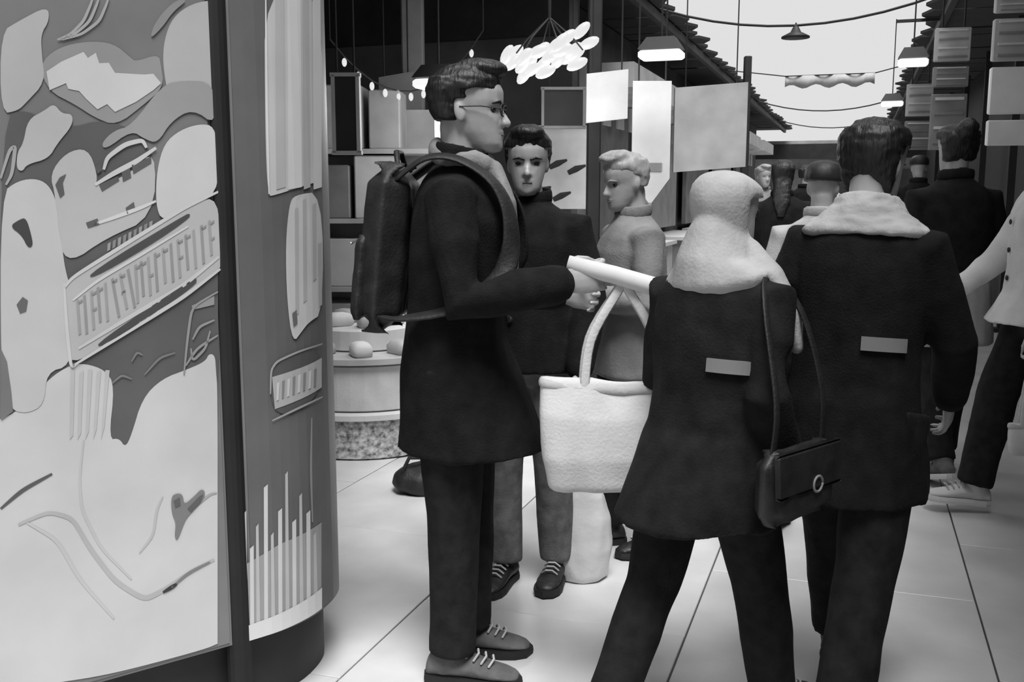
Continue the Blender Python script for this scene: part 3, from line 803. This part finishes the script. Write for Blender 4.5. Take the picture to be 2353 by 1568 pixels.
# --- woman walking right in front: dark coat, pale headscarf
def b_extra(c):
    T, s, r = c['T'], c['s'], c['root']
    mb = MB(); mb.tube([T((.237, -.02, .96)), T((.225, .0, .965))], [.03, .03], 10)
BL = ground(1605, 1705)
B_RZ = dirang(.74, .66)
pb, BI = person('short person in a dark flared coat with a pale headscarf, striding right', BL, B_RZ, 1.44,
    ((20, 6, .01), (-16, 14, .01)), (((.225, -.06, 1.13), (.21, .10, .93)), ((-.235, .05, 1.12), (-.20, .24, 1.0))),
    head=(-6, -6), lean=5, vox=.008, coat=dict(m=M_WOOL2, hem=.75, flare=1.2, back=.10, front=.04, stripe=1.20, arc=(-72, -20), folds=.012, buttons=True), trousers=dict(m=M_DENIM, fat=1.1), shoes=dict(m=M_LEATHER, name='shoe'),
    hair=dict(kind='scarf', m=M_LCLOTH, side=1), curl=.7)
# --- dark-haired walker to the right
def c_extra(c):
    T, s, r = c['T'], c['s'], c['root']; mb = MB()
    mb.rings(c['torso']([(1.535, -.012, .072, .072), (1.525, -.012, .088, .085), (1.49, -.012, .108, .10), (1.455, -.012, .150, .118), (1.43, -.012, .180, .130), (1.415, -.012, .178, .128)], 28))
    link('scarf', remesh(mb, 'scarf', .008, 2, .008*s, 13, 4.0, (1, 1, 2.5)), M_LCLOTH, r)
CL = ground(1925, 1630)
C_RZ = dirang(.58, .82)
pc, CI = person('dark-haired person in a long black coat with a pale scarf, mid-stride', CL, C_RZ, 1.58,
    ((-17, 12, .01), (22, 5, .01)), (((.24, .08, 1.13), (.21, .24, .96)), ((-.25, -.06, 1.13), (-.24, .02, .87))),
    head=(-10, -14), lean=6, vox=.008, torso_w=.9, coat=dict(m=M_WOOL, hem=.69, flare=1.0, back=.05, front=.03, stripe=1.12, arc=(-78, -36), folds=.011, grow=.006),
    trousers=dict(m=M_DENIM, fat=1.12), shoes=dict(m=M_LEATHER, name='shoe'), hair=dict(kind='bob', m=M_HAIR, g=.018), curl=.6, extra=c_extra)
# --- black shoulder bag with ring buckle carried by the gilet wearer
def shoulder_bag(info, label):
    T, s = info['T'], info['s']
    b = thing('shoulder_bag', label, 'bag', info['loc'], info['rz'])
    mb = MB(); mb.box(T((.30, .0, .90)), (.08, .27, .18), None, .04)
    bd = link('bag_body', remesh(mb, 'bag_body', .008, 4, .006, 8, 7), M_LEATHER, b)
    mb = MB(); mb.box(T((.340, .0, .945)), (.016, .26, .10), Matrix.Rotation(R_(-4), 3, 'Y'), .009); mb.build('flap', M_LEATHER, b)
    c = T((.353, .03, .90)); mb = MB(); mb.tube([c+Vector((0, .018*math.cos(2*math.pi*k/16), .018*math.sin(2*math.pi*k/16))) for k in range(17)], .0032, 6, ref=(1, 0, 0), dome=False)
    mb.build('ring_buckle', M_GREY, b, True)
    MB().tube(smooth3([T((.30, .12, .97)), T((.30, .10, 1.15)), T((.235, .06, 1.37)), T((.16, .0, 1.452)), T((.22, -.09, 1.37)), T((.30, -.12, 1.12)), T((.30, -.12, .97))]), [(.011, .004)]*31, 8, ref=(1, 0, .2)).build('strap', M_NYLON, b, True)
    return b
shoulder_bag(BI, 'black leather shoulder bag with ring buckle on the hip of the headscarf wearer')

# --- person behind the man: pale face, dark jacket, grey jeans
FL_ = ground(1212, 1345)
pf, FI = person('person in black jacket and grey jeans standing behind the overcoat man', FL_, dirang(-.35, -.95), 1.60,
    ((2, 4, .0), (-3, 6, .0)), (((.24, -.02, 1.12), (.225, .06, .87)), ((-.24, .0, 1.12), (-.23, .10, .87))), head=(18, -6), vox=.009,
    coat=dict(m=M_WOOL, hem=.86, flare=.3, folds=.008, buttons=True), trousers=dict(m=M_GDENIM), shoes=dict(m=M_LEATHER, name='boot', boot=.04), hair=dict(kind='short', m=M_HAIR), curl=.9)
# dark legged companion beside
GL = ground(1436, 1262)
pg, GI = person('light-haired person in a plain grey jacket behind the big tote bag', GL, dirang(-1, -.25), 1.54,
    ((6, 6, .0), (-6, 4, .0)), (((.24, .02, 1.12), (.12, .20, 1.22)), ((-.24, .02, 1.12), (-.12, .22, 1.16))), head=(10, -12), vox=.009,
    coat=dict(m=M_MCLOTH, hem=.80, flare=.3), trousers=dict(m=M_DENIM), shoes=dict(m=M_LEATHER, name='boot', boot=.06), hair=dict(kind='short', m=M_HAIRG, g=.006), curl=.8)

# --- woman with a hair bun, walking away on the right
DL = ground(2150, 1092)
def d_extra(c):
    T = c['T']
    mb = MB(); mb.rings(c['torso']([(1.04, 0, .185, .135), (.95, 0, .205, .15), (.82, 0, .215, .16), (.68, 0, .235, .175), (.672, 0, .23, .17)], 24))
    link('tunic', remesh(mb, 'tunic', .010, 2, .010, 7, 6), M_LCLOTH, c['root'])
person('dark-haired person with a bun in black jacket over a pale tunic, seen from behind', DL, dirang(-.05, 1), 1.70,
    ((10, 4, 0), (-10, 12, 0)), (((.235, .0, 1.12), (.20, .16, .99)), ((-.235, .0, 1.12), (-.20, .16, .99))), head=(0, -4), vox=.010,
    coat=dict(m=M_WOOL, hem=1.0, flare=.2), trousers=dict(m=M_DENIM), shoes=dict(m=M_SUEDE, name='shoe', sole=M_WHITE), hair=dict(kind='bun', m=M_HAIR, g=.02), extra=d_extra)
# --- person in a white coat entering from the right
EL = ground(2368, 1195)
pe, EI = person('person in a white coat, black trousers and white trainers at the right edge', EL, dirang(-1, .12), 1.70,
    ((20, 10, .0), (-14, 10, .0)), (((.235, .12, 1.14), (.20, .30, 1.00)), ((-.235, .02, 1.12), (-.25, .10, .86))), head=(0, -4), vox=.010,
    coat=dict(m=M_WCLOTH, hem=.87, flare=.6, front=.06, folds=.011, buttons=True, grow=.02), trousers=dict(m=M_DENIM, fat=1.15), shoes=dict(m=M_WCLOTH, name='trainer', sole=M_WHITE), hair=dict(kind='short', m=M_HAIR), curl=.9)
HE = hand_pt(EI, 'l', .075)
tote('small white carrier bag hanging from the hand of the white-coated person', HE, .17, .13, .07, .30, dirang(.2, 1), M_WCLOTH, .008)

# --- white plastic carrier bag standing on the floor and a dark holdall behind the man
def sack(name, label, cat, px, py, w, h, d, m, seed, knot=True):
    g = ground(px, py); b = thing(name, label, cat, g, dirang(0, 1))
    mb = MB(); rs = []; n = 24
    for z, k in ((.0, .80), (.015, .95), (h*.3, 1.06), (h*.6, .98), (h*.82, .78), (h*.93, .5), (h, .36)):
        rs.append([Vector((w/2*k*math.copysign(abs(math.cos(2*math.pi*j/n))**.7, math.cos(2*math.pi*j/n)), d/2*k*math.sin(2*math.pi*j/n), z)) for j in range(n)])
    mb.rings(rs)
    link('bag_body', remesh(mb, 'bag_body', .009, 2, .012, 9, seed), m, b)
    if knot:
        for sg in (-1, 1):
            MB().tube([(sg*.03, 0, h-.03), (sg*.055, 0, h+.03), (sg*.05, .01, h+.075), (sg*.02, .01, h+.03), (sg*.015, 0, h-.02)], [(.016, .004)]*5, 8, ref=(0, 1, 0)).build('handle', m, b, True)
    else:
        for sg in (-1, 1):
            MB().tube([(-.08, sg*.05, h*.8), (-.05, sg*.04, h+.04), (.05, sg*.04, h+.04), (.08, sg*.05, h*.8)], .009, 8).build('handle', M_NYLON, b, True)
    return b
sack('carrier_bag', 'crumpled white plastic carrier bag standing on the floor behind the overcoat man', 'bag', 1334, 1325, .21, .38, .15, mat('white_plastic', .80, .35, .03, 8, .3, 30), 3)
sack('holdall', 'small black holdall lying on the paving behind the overcoat man', 'bag', 968, 1128, .26, .13, .2, M_NYLON, 5, False)

# ================================================================== MARKET STALL (left, behind the man)
RD = ground(842, 1012)
rd = thing('round_display', 'round white two-tier display stand with patterned lower band', 'display stand', RD)
MB().lathe([(.43, 0), (.45, .01), (.47, .20), (.46, .215)], n=40).build('patterned_band', mat('patterned_cloth', .6, .8, .28, 42), rd)
MB().lathe([(.45, .215), (.50, .222), (.50, .25), (.45, .258)], n=40).build('rim', M_WHITE, rd, False)
MB().lathe([(.44, .258), (.46, .27), (.47, .50), (.44, .51)], n=40).build('drum', M_WCLOTH, rd)
MB().lathe([(.42, .51), (.50, .515), (.50, .545), (.40, .55)], n=40).build('shelf_rim', M_LIGHT, rd)
MB().lathe([(.26, .55), (.28, .56), (.27, .66), (.24, .67)], n=32).build('upper_tier', M_WHITE, rd)
def parcel_mesh(seed):
    random.seed(seed); mb = MB()
    w, d, h = .15, .11, .075; rs = []; n = 14
    for z, k in ((0, .85), (.01, 1), (h*.6, 1.02), (h*.9, .75), (h, .4)):
        rs.append([Vector((w/2*k*math.copysign(abs(math.cos(2*math.pi*j/n))**.5, math.cos(2*math.pi*j/n))+random.uniform(-.006, .006), d/2*k*math.copysign(abs(math.sin(2*math.pi*j/n))**.5, math.sin(2*math.pi*j/n)), z)) for j in range(n)])
    mb.rings(rs); return mb.mesh('paper_parcel', True)
PM = [parcel_mesh(k) for k in range(3)]
for k in range(11):
    a = 2*math.pi*k/11; o = link('paper_parcel', PM[k % 3], (M_PAPER, M_LIGHT, M_GREY)[k % 3], None, RD+Vector((.385*math.cos(a), .385*math.sin(a), .549)))
    o.rotation_euler = (0, 0, a+random.uniform(-.3, .3))
    tag(o, 'folded paper parcel on the outer ledge of the round display', 'parcel', 'parcels on the round display ledge')
for k in range(5):
    a = 2*math.pi*k/5+.3; o = link('paper_parcel', PM[k % 3], (M_LIGHT, M_PAPER)[k % 2], None, RD+Vector((.15*math.cos(a), .15*math.sin(a), .669)))
    o.rotation_euler = (0, 0, a); tag(o, 'folded paper parcel on the raised middle of the round display', 'parcel', 'parcels on top of the round display')

# stall rack with pale boxes behind the display
RKc = pt(760, 560, 6.6)
rk = thing('shelf_rack', 'grey shelf rack stacked with pale boxes behind the round display', 'rack', (RKc.x, RKc.y, 0), YAW)
RW, RZ = 1.5, (.30, .78, 1.22, 1.66)
for z in RZ: MB().box((0, 0, z), (RW, .42, .03)).build('shelf', M_LIGHT, rk)
for sx in (-1, 1):
    for sy in (-1, 1): MB().box((sx*(RW/2-.02), sy*.19, .98), (.035, .035, 1.96)).build('upright', M_STEEL, rk)
MB().box((0, .2, 1.0), (RW, .015, 1.9)).build('back_panel', M_LIGHT, rk)
bm_ = [MB().box((0, 0, h/2), (w, .30, h), None, .008).mesh('goods_box') for w, h in ((.26, .34), (.30, .40), (.20, .37), (.34, .31))]
shade = (M_WHITE, M_LIGHT, M_PAPER, M_LIGHT, M_GREY)
bpy.context.view_layer.update()
lvl = ('bottom', 'second', 'third', 'top')
for li, z in enumerate(RZ):
    x = -RW/2+.06; k = li
    while x < RW/2-.34:
        m_ = bm_[k % 4]; w = (.26, .30, .20, .34)[k % 4]
        o = bpy.data.objects.new('goods_box', m_); COL.objects.link(o)
        if not m_.materials: m_.materials.append(M_LIGHT)
        o.material_slots[0].link = 'OBJECT'; o.material_slots[0].material = shade[(k*3+li) % 5]
        p = rk.matrix_world @ Vector((x+w/2, -.02, z+.015)); o.location = p; o.rotation_euler = (0, 0, YAW+random.uniform(-.06, .06))
        tag(o, '%s cardboard box, %s from the left on the %s level of the shelf rack' % (('white', 'pale', 'off-white', 'pale', 'grey')[(k*3+li) % 5], ('first', 'second', 'third', 'fourth', 'fifth', 'sixth', 'seventh')[k-li], lvl[li]), 'box', 'boxes on the %s rack level' % lvl[li])
        x += w+random.uniform(.02, .05); k += 1

# counter under the white signs, behind the people
CC = pt(1190, 700, 6.9)
ct = thing('stall_counter', 'pale stall counter with a white front below the dark menu board', 'counter', (CC.x, CC.y, 0), YAW)
MB().box((0, 0, .46), (.86, .5, .90)).build('front_panel', M_LIGHT, ct)
MB().box((0, -.02, .93), (.9, .58, .04), None, .01).build('worktop', M_WHITE, ct)
MB().box((0, .0, .04), (.8, .44, .08)).build('kick_plate', M_BLACK, ct)
# white back panel with dark marks, seen past the man's face
WP = pt(1275, 385, 7.5)
wp = thing('wall_poster', 'white poster with a few dark brush marks below the menu board', 'poster', WP, YAW)
MB().box((0, 0, 0), (.56, .02, .62)).build('sheet', M_PAPER, wp)
for q, (x, z) in enumerate(((.02, .02), (.16, -.02), (-.10, -.18), (.05, -.22))):
    mb = MB(); mb.tube([(x-.06, -.012, z-.02), (x, -.012, z+.01), (x+.07, -.012, z+.035)], [(.018, .002), (.024, .002), (.008, .002)], 10, ref=(0, 1, 0)); mb.build('brush_mark', M_BLACK, wp)

# menu board, posts, signs
def sign(name, label, px0, py0, px1, py1, D, m, th=.04, frame=None, point=0.0, lines=0, cat='sign', rod=True, skew=0.0):
    a, b = pt(px0, py0, D), pt(px1, py1, D); c = (a+b)/2
    w = abs(px1-px0)/FPX*D; h = abs(py1-py0)/FPX*D
    s_ = thing(name, label, cat, c, YAW)
    poly = [(-w/2, -h/2+point), (0, -h/2), (w/2, -h/2+point), (w/2, h/2), (-w/2, h/2)] if point else [(-w/2, -h/2), (w/2, -h/2+skew), (w/2, h/2+skew), (-w/2, h/2)]
    Mx = Matrix.Rotation(math.pi/2, 4, 'X')
    MB().prism(poly, th, Matrix.Translation((0, th/2, 0)) @ Mx).build('panel', m, s_)
    if frame:
        mb = MB()
        for x, z, ww, hh in ((0, h/2, w+.03, .02), (0, -h/2, w+.03, .02)): mb.box((x, 0, z), (ww, th+.015, hh))
        for x in (-1, 1): mb.box((x*w/2, 0, 0), (.02, th+.015, h))
        mb.build('frame', frame, s_)
    for k in range(lines):
        MB().box((-.04*w*(k % 2), -th/2-.002, h*.28-k*h*.16), (w*(.62-.12*(k % 2)), .004, h*.05)).build('lettering', M_GREY, s_)
    if rod:
        for x in (-w*.35, w*.35): MB().tube([(x, 0, h/2), (x, 0, CZ-.02-c.z)], .006, 6).build('hanging_rod', M_BLACK, s_)
    return s_
sign('menu_board', 'black rectangular menu board hanging behind the overcoat man', 1247, 205, 1342, 292, 7.2, M_BLACK, frame=M_GREY)
sign('hanging_sign', 'plain white square sign hanging above the dark post', 1347, 172, 1442, 282, 6.6, M_WHITE, lines=0, skew=.03)
sign('hanging_sign', 'white pennant banner with pointed tip and small grey print', 1452, 190, 1540, 470, 6.4, M_WHITE, th=.012, point=.17, lines=0)
pen = [o for o in bpy.data.objects if o.name.startswith('hanging_sign')][-1]
MB().box((.02, -.009, -.15), (.10, .004, .055)).build('lettering', M_GREY, pen)
sign('hanging_sign', 'large white panel sign hanging over the passage side of the stalls', 1548, 205, 1714, 395, 9.0, M_LIGHT, th=.06, skew=.05)
sign('hanging_sign', 'narrow black sign with a pale outline beside the poster kiosk', 768, 175, 824, 350, 5.4, M_BLACK, frame=M_LIGHT)
sign('hanging_sign', 'pale square board on the dark wall left of the overcoat man', 872, 180, 950, 290, 7.0, M_GREY, skew=.04)
for (x0, x1, D, lab) in ((1347, 1378, 7.0, 'dark square timber post beside the white pennant banner'), (930, 978, 7.3, 'grey stall post behind the head of the overcoat man'), (1700, 1716, 13.0, 'thin dark post at the far corner of the stall row')):
    w = (x1-x0)/FPX*D; g = pt((x0+x1)/2, 450, D)
    p = thing('stall_post', lab, 'post', (g.x, g.y, 0), YAW)
    MB().box((0, 0, CZ/2-.02), (w, w, CZ-.06), None, .01).build('shaft', M_GREY if x0 == 930 else M_BLACK, p)
    MB().box((0, 0, .03), (w*1.5, w*1.5, .06), None, .008).build('foot_plate', M_BLACK, p)

# pendant lamps
def lamp(label, px, py, D, w=.26, power=9, group='box pendant lamps', arm=0):
    c = pt(px, py, D); l = thing('pendant_lamp', label, 'lamp', c, 0, group)
    MB().rings([[Vector((sx*w*.32, sy*w*.20, .09)) for sx, sy in ((-1, -1), (1, -1), (1, 1), (-1, 1))], [Vector((sx*w*.5, sy*w*.32, .02)) for sx, sy in ((-1, -1), (1, -1), (1, 1), (-1, 1))]]).build('shade', M_BLACK, l)
    MB().box((0, 0, -.012), (w, w*.62, .05), None, .012).build('diffuser', M_LAMP, l)
    MB().tube([(0, 0, .09), (0, 0, CZ-c.z)], .006, 6).build('cord', M_BLACK, l)
    if arm: MB().box((arm/2, 0, CZ-c.z-.02), (arm, .03, .03)).build('bracket', M_BLACK, l)
    if power:
        d = bpy.data.lights.new('lamp_light', 'POINT'); d.energy = power; d.shadow_soft_size = .12
        o = bpy.data.objects.new('lamp_light', d); COL.objects.link(o); o.parent = l; o.location = (0, 0, -.12)
lamp('box pendant lamp hanging just behind the head of the overcoat man', 1008, 188, 5.6)
lamp('box pendant lamp hanging above the white pennant banner', 1520, 122, 6.0, power=2)
lamp('nearer box pendant lamp along the right canopy edge', 2098, 140, 7.0, .2, 4, arm=.45)
lamp('farther box pendant lamp along the right canopy edge', 2050, 236, 10.5, .22, 4, arm=.45)
# cluster lamp of bright globes
CLc = pt(1262, 130, 5.8)
cl = thing('cluster_lamp', 'large cluster lamp of bright oval globes above the stalls', 'lamp', CLc)
random.seed(21)
for k in range(26):
    a = k*2.399963; r = math.sqrt((k+.5)/26)
    p = Vector((.26*r*math.cos(a), .20*r*math.sin(a), .06*random.uniform(-1, 1)+.05*(1-r)))
    p = RGT*p.x+FH*p.y+Vector((0, 0, p.z+p.x*.12+random.uniform(-.07, .07)))
    rot = (Matrix.Rotation(random.uniform(-.5, .5), 3, 'X') @ Matrix.Rotation(random.uniform(.6, 1.2), 3, 'Y'))
    MB().ell(p, (.032, .032, .065), rot, 10, 7).build('globe', M_BULB, cl, True)
for k in range(6):
    a = k*math.pi/3; MB().tube([(0, 0, .22), (.14*math.cos(a), .12*math.sin(a), .1), (.2*math.cos(a), .16*math.sin(a), .03)], .005, 6).build('arm', M_BLACK, cl, True)
MB().tube([(0, 0, .2), (0, 0, CZ-CLc.z)], .01, 8).build('stem', M_BLACK, cl)
d = bpy.data.lights.new('cluster_light', 'POINT'); d.energy = 20; d.shadow_soft_size = .25
o = bpy.data.objects.new('cluster_light', d); COL.objects.link(o); o.parent = cl; o.location = (0, 0, -.30)
# string lights under the left canopy
sa, sb = pt(758, 90, 6.0), pt(1110, 70, 6.6)
st = thing('string_lights', 'sagging string of small bulbs under the dark canopy', 'string lights', sa)
pts = [(sa.lerp(sb, t/12)-sa)+Vector((0, 0, -.35*4*(t/12)*(1-t/12))) for t in range(13)]
MB().tube(pts, .005, 6).build('cable', M_BLACK, st)
for t in range(1, 12):
    MB().ell(pts[t]+Vector((0, 0, -.035)), (.016, .016, .026), None, 8, 6).build('bulb', M_BULB, st, True)
for nm_, q in (('first', sa), ('second', sb)): pass
MB().tube([pts[0], (pts[0].x, pts[0].y, CZ-sa.z)], .004, 6).build('hook', M_BLACK, st); MB().tube([pts[-1], (pts[-1].x, pts[-1].y, CZ-sa.z)], .004, 6).build('hook', M_BLACK, st)

# right side: vertical banners of stacked boards along the facade
def banner(label, px0, px1, rows, D):
    c = pt((px0+px1)/2, rows[0][0], D); b = thing('stacked_banner', label, 'banner', c, YAW*.3, 'vertical banners on the right')
    w = (px1-px0)/FPX*D
    for y0, y1, g in rows:
        z0 = pt(px0, y1, D).z-c.z; z1 = pt(px0, y0, D).z-c.z
        MB().box((0, 0, (z0+z1)/2), (w, .05, z1-z0-.015), None, .006).build('board', g, b)
        n = 4
        if g in (M_LIGHT, M_GREY):
            for k in range(n): MB().box((0, -.03, z0+(z1-z0)*(k+.6)/n), (w*.8, .012, (z1-z0)*.05)).build('lettering', M_WHITE if k % 2 else M_GREY, b)
    zt = pt(px0, rows[0][0], D).z-c.z
    for x in (-w*.3, w*.3): MB().tube([(x, 0, zt), (x, 0, CZ-.02-c.z)], .008, 6).build('hanging_rod', M_BLACK, b)
banner('pale stacked board banner behind the hair bun', 2152, 2230, ((62, 142, M_LIGHT), (150, 200, M_GREY), (212, 345, M_GREY)), 8.0)
banner('small far banner of two boards on the right side', 2086, 2144, ((192, 268, M_LIGHT), (276, 345, M_GREY)), 12.0)
banner('tall bright banner of louvre boards at the right picture edge', 2292, 2400, ((-20, 30, M_LIGHT), (38, 140, M_LIGHT), (148, 262, mat('bright_board', .93, .5, .03)), (270, 335, MATS['bright_board'])), 5.4)
for k in range(7):
    g = Vector((1.45, 6.0+k*2.6, 0)); p = thing('canopy_post', ('nearest', 'second', 'third', 'fourth', 'fifth', 'sixth', 'farthest')[k]+' slim black post in the row carrying the right canopy', 'post', g, 0, 'posts of the right canopy')
    MB().box((0, 0, CZ/2-.03), (.07, .07, CZ-.08)).build('shaft', M_BLACK, p); MB().box((0, 0, .02), (.16, .16, .04)).build('foot_plate', M_BLACK, p)

# cables and cross banners spanning the passage
for y, lab in ((10.0, 'nearest'), (20.0, 'middle'), (25.0, 'farthest')):
    a, b = Vector((-1.9, y, CZ-.02)), Vector((.66, y, CZ-.02)); c = thing('cross_cable', '%s thin cable strung between the two canopies' % lab, 'cable', a)
    MB().tube([(a.lerp(b, t/10)-a)+Vector((0, 0, -.22*4*(t/10)*(1-t/10))) for t in range(11)], .012, 6).build('wire', M_BLACK, c)
hl = thing('street_lamp', 'small dark lamp hanging from the nearest cable against the sky', 'lamp', (-.62, 10.0, CZ-.24))
MB().lathe([(.015, .0), (.03, -.02), (.05, -.06), (.13, -.10), (.13, -.115), (.06, -.12)], n=16).build('shade', M_BLACK, hl, True)
MB().tube([(0, 0, .02), (0, 0, -.02)], .008, 6).build('hook', M_BLACK, hl)
xb = thing('cross_banner', 'grey cloth banner hung across the passage high up against the sky', 'banner', (-.45, 15.0, CZ-.22))
mb = MB(); rs = []
for k in range(21):
    x = -.6+1.2*k/20; z = .03*math.sin(k*1.1)
    rs.append([Vector((x, .02*math.sin(k*.9), -.07+z)), Vector((x, .02*math.sin(k*.9), .08)), Vector((x, .012+.02*math.sin(k*.9), .08)), Vector((x, .012+.02*math.sin(k*.9), -.07+z))])
mb.rings(rs).build('cloth', M_LIGHT, xb, True)
MB().tube([(-1.45, 0, .2), (-.6, 0, .08), (.6, 0, .08), (1.1, 0, .2)], .008, 6).build('rope', M_BLACK, xb)

# stall fronts along the receding left wall
random.seed(4)
for k in range(5):
    y = 10.2+k*3.3; s_ = thing('market_stall', ('nearest', 'second', 'third', 'fourth', 'farthest')[k]+' market stall with counter and awning board along the left row', 'stall', (-2.6, y, 0))
    MB().box((.35, 0, .42), (.55, 2.4, .84)).build('counter', M_GREY if k % 2 else M_LIGHT, s_)
    MB().box((.36, 0, .86), (.62, 2.5, .04)).build('worktop', M_WHITE, s_)
    MB().box((.06, 0, 1.7), (.06, 2.4, 1.5)).build('back_panel', M_LIGHT if k % 2 else M_GREY, s_)
    MB().box((.42, 0, 2.45), (.5, 2.5, .22)).build('awning_board', M_LIGHT if k != 2 else M_GREY, s_)
    for j in range(4):
        MB().box((.2, -.9+j*.6, 2.2), (.02, .3, .25)).build('price_card', M_PAPER, s_)

# ================================================================== CROWD FURTHER DOWN THE PASSAGE
WALK = ((16, 6, 0), (-14, 14, 0))
def walker(label, px, py, rz, h, cm, hk, hm, tm=None, legs=WALK, arms=SWING, vox=.014, **k):
    return person(label, ground(px, py), rz, h, legs, arms, head=(0, -4), vox=vox, coat=dict(m=cm, hem=k.get('hem', .82), flare=.4), trousers=dict(m=tm or M_DENIM), shoes=dict(m=M_LEATHER, name='shoe', laces=False), hair=dict(kind=hk, m=hm), curl=.5)
walker('person in dark jacket with long dark hair between headscarf and pale-scarf wearers', 1780, 900, dirang(.3, 1), 1.62, M_WOOL, 'long', M_HAIR)
walker('far person in grey coat with light hair left of the pale-scarf wearer', 1742, 742, dirang(.2, -1), 1.70, M_MCLOTH, 'short', M_HAIRG, hem=.6)
walker('far person in black coat under the far shopfront, just right of the light-haired one', 1838, 705, dirang(.3, 1), 1.74, M_WOOL, 'short', M_HAIR)
walker('far person in charcoal coat and beanie near the right banners', 2090, 760, dirang(.3, 1), 1.78, M_WOOL2, 'beanie', M_BLACK)
walker('distant person in pale jacket at the end of the passage', 1905, 640, dirang(.3, -1), 1.70, M_LCLOTH, 'short', M_HAIR, vox=.018)
walker('distant person in black jacket close to the far wall', 1962, 622, dirang(.3, 1), 1.78, M_WOOL, 'short', M_HAIR, vox=.018)
walker('person in a pale grey jacket half hidden between the two striding people', 1858, 1180, dirang(.5, 1), 1.52, M_LCLOTH, 'beanie', M_BLACK, vox=.010, arms=HANG)
